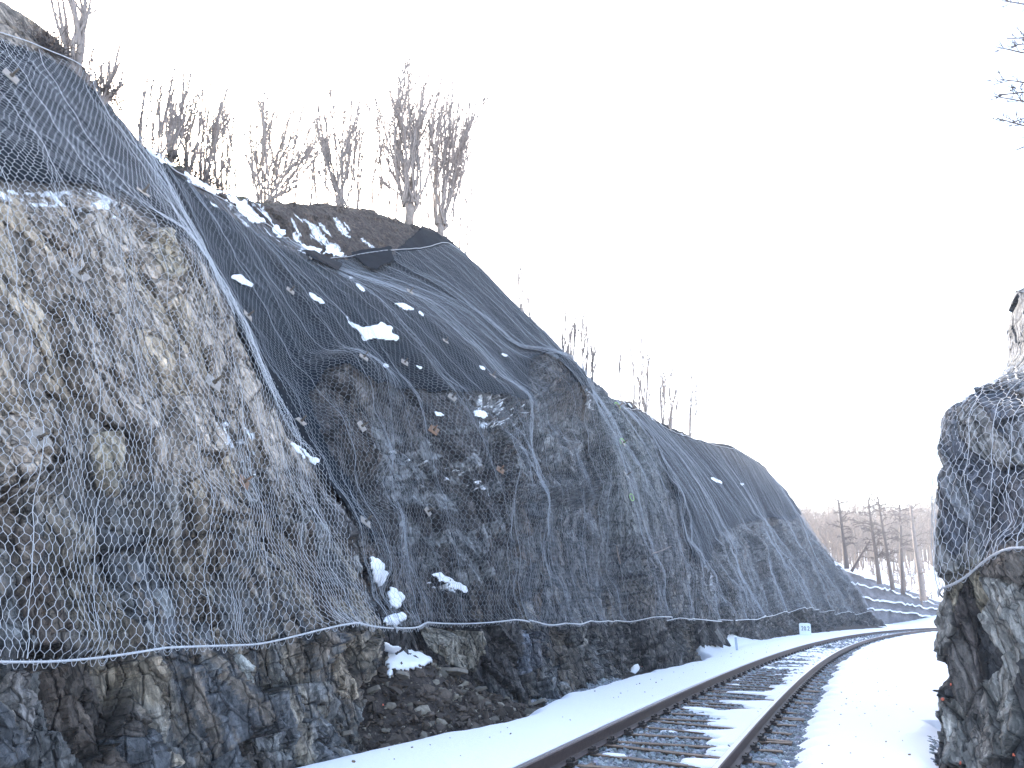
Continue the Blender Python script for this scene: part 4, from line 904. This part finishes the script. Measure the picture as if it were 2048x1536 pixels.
# ------------------------------------------------------------------ far terraces (stepped fabric faces, snow on the ledges)
TB = [  # (pixel polylines of ledge lines, top to bottom; x, y)
 [(1640, 1112), (1700, 1135), (1745, 1150), (1790, 1166), (1868, 1196), (1960, 1212)],
 [(1650, 1142), (1703, 1158), (1780, 1171), (1840, 1188), (1868, 1200), (1960, 1220)],
 [(1660, 1176), (1714, 1184), (1780, 1195), (1865, 1208), (1900, 1212), (1960, 1226)],
 [(1690, 1208), (1760, 1212), (1800, 1217), (1865, 1226), (1900, 1230), (1960, 1234)],
 [(1700, 1240), (1740, 1243), (1780, 1249), (1830, 1248), (1868, 1242), (1960, 1243)]]
depth0 = np.array([66, 68, 70, 73, 76, 82.])
xs = np.linspace(1650, 1955, 90); rows = []
for k, ln in enumerate(TB):
    yy = np.interp(xs, [p[0] for p in ln], [p[1] for p in ln]) + 1.2 * (fbm(xs / 14, xs * 0 + k, 3, 60 + k) - .5)
    dd = np.interp(xs, [1650, 1955], [80, 90]) + (4 - k) * 1.3
    rows.append((yy, dd))
def at_depth(x, y, d): r = ray(x, y); return np.array([0, 0, HC]) + r / r[1] * d
Vt = []; Vs = []
for k in range(4):
    y0, d0 = rows[k]; y1, d1v = rows[k + 1]
    for f_ in np.linspace(0, 1, 7): Vt.append([at_depth(x, a * (1 - f_) + b * f_, c + .9 - .9 * f_ + .25 * (vnoise(np.array([x / 6.]), np.array([f_ * 3 + k]))[0] - .5)) for x, a, b, c in zip(xs, y0 + 9 + 2.5 * (fbm(xs / 9, xs * 0 + k * 3, 2, 88) - .5), y1 + 1, d1v)])
Vt = np.array(Vt); cT = np.broadcast_to(np.array([.15, .15, .165]), Vt.shape).reshape(-1, 3) * (.6 + .8 * fbm(Vt[..., 0] * .8, Vt[..., 2] * 2, 3, 9)).reshape(-1, 1)
tag(mesh_np('terrace_bank', Vt.reshape(-1, 3), grid_faces(*Vt.shape[:2]), M_bank, col=cT), 'stepped dark bank of terraces beyond the last buttress', kind='structure')
for k in range(4):
    y0, d0 = rows[k]; V = []
    for f_ in np.linspace(-.15, 1, 5):
        V.append([at_depth(x, a + (6.5 + 5. * vnoise(np.array([x / 5.]), np.array([k * 3.]))[0]) * (1 - f_) * (1 if k < 3 else .8) - .2, (c - .65 + f_ * 1.7)) + np.array([0, 0, .0]) for x, a, c in zip(xs, y0, d0)])
    V = np.array(V)
    tag(mesh_np('ledge_snow', V.reshape(-1, 3), grid_faces(*V.shape[:2]), M_snow, smooth=True), 'snow band on the %s ledge of the far terraces' % ('topmost', 'second', 'third', 'lowest')[k], 'snow band', 'snow bands on the terrace ledges')

# ------------------------------------------------------------------ bare trees
def stem(rg, P0_, P1_, r0, n=9, wob=.03, bow=None):
    P0_ = np.array(P0_, float); P1_ = np.array(P1_, float); L = np.linalg.norm(P1_ - P0_); t = np.linspace(0, 1, n)
    pts = P0_[None] + (P1_ - P0_)[None] * t[:, None]
    pts += np.cumsum(rg.normal(0, wob * L / n ** .5, (n, 3)), 0) * (t * (1 - t) * 2 + .2 * t)[:, None]
    if bow is not None: pts += np.outer(np.sin(np.pi * t ** .8) * L, bow)
    return pts
def twigs(rg, mb, pts, r0, n, lmin, lmax, ang, lev=1, droop=0., m=0, start=.25, rmin=.003):
    T = np.gradient(pts, axis=0)
    for _ in range(n):
        u = rg.uniform(start, .98) ** 1.0 * (len(pts) - 1); i = int(u); f_ = u - i; p = pts[i] * (1 - f_) + pts[min(i + 1, len(pts) - 1)] * f_
        d = T[i] / (np.linalg.norm(T[i]) + 1e-9); a = rg.normal(0, 1, 3); a -= a.dot(d) * d; a /= np.linalg.norm(a); th = rg.uniform(*ang)
        d2 = d * math.cos(th) + a * math.sin(th); L = rg.uniform(lmin, lmax) * (1 - .5 * u / len(pts)); k = 4
        q = np.array([p + d2 * L * t + np.array([0, 0, droop * L * t * t]) + rg.normal(0, .03 * L, 3) * (t > 0) for t in np.linspace(0, 1, k)])
        rr_ = max(rmin, r0 * .35 * (1 - u / len(pts) * .6)); mb.tube(q, np.linspace(rr_, rmin * .7, k), 3, m, cap=False)
        if lev > 1: twigs(rg, mb, q, rr_, rg.randint(2, 5), L * .25, L * .5, (.4, .9), lev - 1, droop * .5, m, .2, rmin)
def tree_at(base, tops, name, label, cat, seed, r0=.03, ntw=14, twl=(.2, .6), group=None, matm=None, stump=0., lev=1, rmin=.004, bow=.04, spread=.05):
    """base: world point; tops: list of (px, py) the stems reach, at about the depth of the base"""
    dk = np.linalg.norm(base) / F; r0 = max(r0 * .85, 1.9 * dk); rmin = max(rmin * .8, .95 * dk); ntw = int(ntw * 1.35)
    rg = np.random.RandomState(seed); base = np.array(base, float); d = base[1]
    e = empty(name, tuple(base), label, cat, group); s1 = MB(); s2 = MB()
    if stump: 
        s1.tube([[0, 0, -.3], [0.02, 0, stump * .5], [-.03, .02, stump]], [r0 * 3.2, r0 * 2.9, r0 * 3.3], 8); s1.tube([[0.05, 0, stump * .4], [.22, .05, stump * .9], [.26, .05, stump * 1.15]], [r0 * 1.8, r0 * 1.7, r0 * 1.4], 6)
    if len(tops) > 1 and dk > .008: tops = list(tops) + [(a + rg.uniform(-16, 16), b_ + rg.uniform(5, 75)) for a, b_ in tops]
    for k, tp in enumerate(tops):
        rr_ = ray(*tp); dd = d * (1 + rg.uniform(-.03, .05)); top = np.array([0, 0, HC]) + rr_ / rr_[1] * dd - base
        b0 = np.array([rg.uniform(-1, 1) * spread, rg.uniform(-1, 1) * spread, (stump * .9 if stump else -.15)])
        bw = rg.normal(0, bow, 3); bw[2] = 0; L = np.linalg.norm(top)
        pts = stem(rg, b0, top, r0, 10, .022, bw); r_ = r0 * rg.uniform(.65, 1.1)
        s1.tube(pts, np.linspace(r_, max(rmin, r_ * .22), len(pts)), 5, cap=False)
        twigs(rg, s2, pts, r_, ntw, twl[0] * L * .3, twl[1] * L * .35, (.15, .6), lev, .15, 0, .2, rmin)
        for _f in range(rg.randint(0, 3)):
            j = rg.randint(3, 6); q = stem(rg, pts[j], pts[j] + (pts[-1] - pts[j]) * rg.uniform(.6, .95) + rg.normal(0, .08, 3) * L, r_ * .6, 7, .05); s1.tube(q, np.linspace(r_ * .6, rmin, 7), 4, cap=False); twigs(rg, s2, q, r_ * .6, ntw // 2, twl[0] * L * .3, twl[1] * L * .3, (.3, .8), lev, .15, 0, .2, rmin)
    s1.build('trunk', matm or M_bark, e, smooth=True); s2.build('branches', matm or M_bark, e); return e
def crest(px, py, back=.0):
    for dy in range(0, 60, 3):
        r = pick(px, py + dy)
        if r is not None: 
            p = r[0]; return p
    return None
def ct(px, py, tops, label, seed, back=0., **k):
    b = crest(px, py, back)
    if b is None: print('tree lost', label); return
    return tree_at(b, tops, k.pop('name', 'bare_tree'), label, k.pop('cat', 'tree'), seed, **k)
ct(150, 140, [(112, -30), (135, -60), (168, -40), (185, -20)], 'thick-stemmed bare tree at the top left, cut by the picture edge', 1, r0=.06, ntw=10, twl=(.15, .4))
ct(205, 195, [(242, 82), (215, 95), (188, 90), (235, 130), (200, 120), (250, 120)], 'low bushy shrub with fanned twigs on the upper left skyline', 2, name='bare_shrub', cat='shrub', r0=.02, ntw=14, twl=(.2, .5))
ct(283, 285, [(300, 140), (292, 180)], 'thin paired sapling farthest left on the long crest', 3, r0=.018, ntw=18, twl=(.15, .35), rmin=.006)
ct(318, 300, [(318, 130), (345, 150), (335, 180), (300, 160)], 'clump of tall saplings left of the warm sky glow', 4, r0=.022, ntw=20, twl=(.15, .4), rmin=.006)
ct(342, 310, [(352, 125), (365, 135), (370, 165), (345, 190), (380, 190)], 'dense many-stemmed sapling clump with dark base on the crest', 5, r0=.025, ntw=20, twl=(.15, .4), rmin=.006)
ct(375, 335, [(360, 230), (385, 215), (405, 150), (400, 240)], 'sapling clump with outward leaning stems above the upper snow band', 6, r0=.02, ntw=16, rmin=.006)
ct(410, 352, [(425, 160), (405, 230), (420, 250), (440, 210), (455, 180)], 'loose group of thin stems over the dark tufts on the crest', 7, r0=.02, ntw=16, rmin=.006)
ct(442, 365, [(445, 230), (430, 270), (450, 200)], 'short thin stems at the right end of the dark tufts', 8, r0=.018, ntw=14, rmin=.006)
ct(464, 386, [(466, 235)], 'single thin pole standing alone before the mound', 9, r0=.022, ntw=16, rmin=.006)
ct(470, 388, [(435, 180)], 'leaning thin pole with curved top left of the mound', 10, r0=.018, ntw=18, rmin=.006, bow=.1)
ct(535, 402, [(498, 255), (515, 195), (530, 170), (548, 220), (565, 165), (580, 200), (610, 180), (630, 240), (645, 262), (655, 285), (600, 300), (505, 300)], 'wide fan-shaped coppiced shrub at the left end of the soil mound', 11, name='coppice_shrub', r0=.032, ntw=20, rmin=.006, spread=.25)
ct(686, 402, [(640, 190), (655, 180), (668, 165), (690, 200), (705, 190), (720, 215), (632, 240), (650, 300), (700, 260)], 'narrow coppiced shrub on the middle of the soil mound', 12, name='coppice_shrub', r0=.03, ntw=20, rmin=.007, spread=.22)
ct(818, 438, [(742, 175), (775, 195), (770, 160), (800, 150), (815, 190), (832, 100), (828, 140), (845, 170), (860, 150), (780, 250), (868, 190), (765, 290)], 'largest coppiced tree with a stout stump on the mound edge', 13, name='coppice_tree', r0=.06, ntw=22, stump=.7, rmin=.008, spread=.25)
ct(880, 458, [(858, 180), (872, 150), (890, 180), (905, 160), (915, 200), (940, 200), (958, 195), (925, 260), (905, 240)], 'second coppiced tree with curving poles right of the big stump', 14, name='coppice_tree', r0=.05, ntw=20, stump=.35, rmin=.008, spread=.2)
# saplings standing behind the mound: nothing tells them apart
rgs = np.random.RandomState(4)
sap = []
for i, px in enumerate([598, 612, 622, 634, 645, 660, 708, 716, 722, 731, 742, 752, 765, 778, 790, 850, 862, 898, 908, 918, 926, 932]):
    yb = 400 if px < 735 else (400 + (px - 735) * .42); yt = rgs.uniform(200, 300) + (0 if px < 900 else 40)
    b = crest(px, yb, 0.)
    if b is None: continue
    k = 1.12; b2 = np.array([b[0] * k, b[1] * k, b[2] + (b[2] - HC) * (k - 1) - .25])
    sap.append(tree_at(b2, [(px + rgs.uniform(-14, 14), yt)], 'sapling', 'thin pale bare sapling standing behind the soil mound', 'sapling', 300 + i, r0=.022, ntw=16, twl=(.12, .35), rmin=.007, group='thin saplings behind the mound'))
# right part of the crest
for i, (px, py, tops, lb, r0) in enumerate([
    (1042, 592, [(1040, 520), (1046, 540)], 'faint short sapling on the skyline below the mound', .02),
    (1066, 612, [(1062, 530)], 'faint thin sapling right of the faint short one', .018),
    (1128, 680, [(1128, 600), (1134, 615)], 'thin sapling with a side stem above the brown rock rib', .025),
    (1142, 690, [(1145, 640), (1138, 650), (1150, 630)], 'low twiggy sapling leaning on the skyline above the rock rib', .02),
    (1184, 742, [(1182, 660), (1188, 690)], 'slim sapling left of the slab peak', .025),
    (1170, 735, [(1160, 610), (1172, 600)], 'tall very faint sapling on the skyline left of the slab peak', .016),
    (1242, 780, [(1245, 690)], 'short pale sapling right above the slab peak', .02),
    (1264, 792, [(1250, 632)], 'tall curved pole above the right side of the slab peak', .04),
    (1291, 812, [(1283, 660), (1290, 650), (1302, 690)], 'dark forked tree with swelling lower stem over the far net top', .06),
    (1280, 806, [(1280, 760)], 'tiny upright twig between the curved pole and the forked tree', .02),
    (1325, 836, [(1322, 730), (1332, 720), (1328, 760)], 'clump of three thin stems right of the forked tree', .03),
    (1340, 846, [(1345, 740), (1352, 780), (1338, 770)], 'twiggy sapling clump in the middle of the far crest', .03),
    (1352, 852, [(1358, 790)], 'short single sapling by the mossy edge of the far crest', .02),
    (1379, 868, [(1384, 722), (1380, 800)], 'last tall thin tree at the right end of the far crest', .045)]):
    ct(px, py, tops, lb, 40 + i, r0=r0, ntw=12, twl=(.1, .3), rmin=.009, bow=.03)
# dark evergreen tufts on the crest
def tuft(px, py, w_, label, seed, matm=M_bark2):
    b = crest(px, py)
    if b is None: return
    rg = np.random.RandomState(seed); n = 260; mb = MB(); base = rg.normal(0, 1, (n, 3)) * [w_, w_, .02]
    for k in range(n):
        d = rg.normal(0, .5, 3); d[2] = abs(d[2]) + .6; d /= np.linalg.norm(d); L = rg.uniform(.1, .3) * (w_ / .3)
        mb.tube([base[k], base[k] + d * L * .6, base[k] + d * L + [0, 0, -.02]], [.008, .007, .002], 3, cap=False)
    o = mb.build('grass_tuft', matm); o.location = tuple(b); tag(o, label, 'tuft', 'dark tufts on the crest')
tuft(386, 338, .22, 'dark tuft on the crest above the upper snow band', 1); tuft(428, 362, .2, 'dark tuft at the top of the long snow band', 2); tuft(345, 316, .14, 'small dark tuft at the foot of the dense sapling clump', 3); tuft(205, 192, .18, 'dark tuft under the fanned shrub on the upper left skyline', 4)
tuft(95, 95, .16, 'tuft of dry stalks on the skyline at the top left', 5, M_bark2); tuft(1265, 800, .3, 'ragged tuft under the curved pole near the slab peak', 6, M_bark2)
print('trees', time.time() - _T0)

# far wood and the tall trees before it
def far_tree(px, pyb, pyt, depth, seed, label, lean=0, name='tall_tree', r0=.25, nb=26, matm=None, kinks=True):
    r = ray(px, pyb); b = np.array([0, 0, HC]) + r / r[1] * depth; b[2] -= .5; rg = np.random.RandomState(seed); e = empty(name, tuple(b), label, 'tree', 'tall bare trees beyond the terraces')
    r2_ = ray(px + lean, pyt); top = np.array([0, 0, HC]) + r2_ / r2_[1] * depth - b; H = top[2]
    pts = stem(rg, (0, 0, 0), top, r0, 12, .012); mb = MB(); mb.tube(pts, np.linspace(r0, r0 * .35, 12), 7); mb.build('trunk', matm or M_bark2, e, smooth=True)
    m2 = MB()
    for _ in range(nb):
        u = rg.uniform(.25, 1) * 10.9; i = int(u); p = pts[i] + (pts[i + 1] - pts[i]) * (u - i); a = rg.uniform(0, 6.28); L = H * rg.uniform(.08, .24)
        d = np.array([math.cos(a), math.sin(a), rg.uniform(-.1, .35)]); q = np.array([p + d * L * t + [0, 0, .12 * L * np.sin(t * 3)] + rg.normal(0, .02 * L, 3) * t for t in np.linspace(0, 1, 6)])
        m2.tube(q, np.linspace(r0 * .22, .025, 6), 4, cap=False); twigs(rg, m2, q, .06, 9, L * .2, L * .5, (.3, .9), 2, .0, 0, .2, .022)
    m2.build('branches', matm or M_bark2, e); return e
far_tree(1693, 1128, 998, 84, 1, 'bare tree with a straight topped trunk at the left of the far group', -17, r0=.27)
far_tree(1758, 1158, 1000, 82, 2, 'second of the far bare trees, with long horizontal boughs', -22, r0=.26, nb=34)
far_tree(1785, 1170, 992, 82, 3, 'twin-crowned far bare tree leaning over the terraces', -30, r0=.24, nb=34)
far_tree(1805, 1178, 1008, 84, 4, 'straight far bare tree with a rounded topped crown', -6, r0=.25, nb=22)
far_tree(1846, 1190, 1012, 70, 5, 'thickest far tree with pale bark, next to the right outcrop', -24, r0=.3, nb=14, matm=M_bark)
far_tree(1702, 1132, 1080, 76, 6, 'short crooked tree leaning right beside the first far tree', 38, r0=.16, nb=8)
rg = np.random.RandomState(12); mbw = MB()
def wood_tree(x, y, z, H, rg):
    pts = stem(rg, (x, y, z - .5), (x + rg.normal(0, .05) * H, y, z + H), .1, 5, .03); mbw.tube(pts, np.linspace(.13, .03, 5), 3, cap=False)
    for _ in range(14):
        u = rg.uniform(.3, .98) * 3.99; i = int(u); p = pts[i] + (pts[i + 1] - pts[i]) * (u - i); a = rg.uniform(0, 6.28); L = H * rg.uniform(.1, .28)
        d = np.array([math.cos(a) * .7, math.sin(a) * .7, rg.uniform(.2, 1.)]); q = np.array([p, p + d * L * .5, p + d * L + rg.normal(0, .05 * L, 3)]); mbw.tube(q, [.05, .035, .02], 3, cap=False)
        for _k in range(3):
            d3 = d + rg.normal(0, .5, 3); s_ = q[1] if rg.rand() < .5 else q[0] * .3 + q[2] * .7; mbw.tube([s_, s_ + d3 * L * .45], [.028, .014], 3, cap=False)
for _ in range(900):
    px = rg.uniform(1575, 1960); dep = rg.uniform(118, 235); r = ray(px, 1200); x, y = r[0] / r[1] * dep, dep
    wood_tree(x, y, far_z(x, y), rg.uniform(6, 11), rg)
for _ in range(60):
    px = rg.uniform(1640, 1870); dep = rg.uniform(88, 112); r = ray(px, 1200); x, y = r[0] / r[1] * dep, dep; wood_tree(x, y, far_z(x, y), rg.uniform(1.5, 3.5), rg)
wo = mbw.build('woods', M_twig); tag(wo, 'brown leafless woods covering the far hillside', 'woods', kind='stuff')
# edge-of-frame tree leaning in from the right bank
rb = np.array([0, 0, HC]) + ray(2230, 620) / ray(2230, 620)[1] * 9.0
e = empty('overhanging_tree', tuple(rb), 'bare tree on the right bank whose bluish twigs reach into the upper right corner', 'tree'); rgx = np.random.RandomState(3); m1, m2 = MB(), MB()
tp = np.array([0, 0, HC]) + ray(2200, -350) / ray(2200, -350)[1] * 9.0 - rb; pts = stem(rgx, (0, 0, -2), tp, .12, 12, .03); m1.tube(pts, np.linspace(.14, .05, 12), 7)
for (sx0, sy0, ex, ey) in ((2200, 40, 2000, 5), (2200, 130, 1990, 92), (2200, 60, 2020, 75), (2210, 190, 2000, 160), (2200, 180, 2000, 192), (2220, 230, 1985, 190), (2200, 260, 2000, 236), (2200, 200, 2010, 250), (2210, 260, 2028, 300), (2190, 90, 2040, 90)):
    dd = 9 + rgx.uniform(-.8, .4); a = np.array([0, 0, HC]) + ray(sx0, sy0) / ray(sx0, sy0)[1] * 9 - rb; b = np.array([0, 0, HC]) + ray(ex, ey) / ray(ex, ey)[1] * dd - rb
    q = stem(rgx, a, b, .02, 9, .05); m2.tube(q, np.linspace(.032, .007, 9), 4, cap=False); twigs(rgx, m2, q, .01, 12, .12, .35, (.3, .9), 2, .1, 0, .35, .0062)
m1.build('trunk', M_bark2, e, smooth=True); m2.build('branches', M_bark2, e)
# winter haze: one closed box of thin air round everything
mb = MB(); mb.box((0, 0, 20), (850, 850, 50)); hz = mb.build('haze', []); tag(hz, 'thin pale winter haze', 'haze', kind='stuff')
hm = bpy.data.materials.new('haze_air'); hm.use_nodes = True; t = hm.node_tree; t.nodes.remove(t.nodes['Principled BSDF']); pv = t.nodes.new('ShaderNodeVolumePrincipled')
pv.inputs['Color'].default_value = (.9, .92, 1, 1); pv.inputs['Density'].default_value = .0013; pv.inputs['Anisotropy'].default_value = .2
t.links.new(pv.outputs[0], t.nodes['Material Output'].inputs['Volume']); hz.data.materials.append(hm)
print('done', time.time() - _T0)
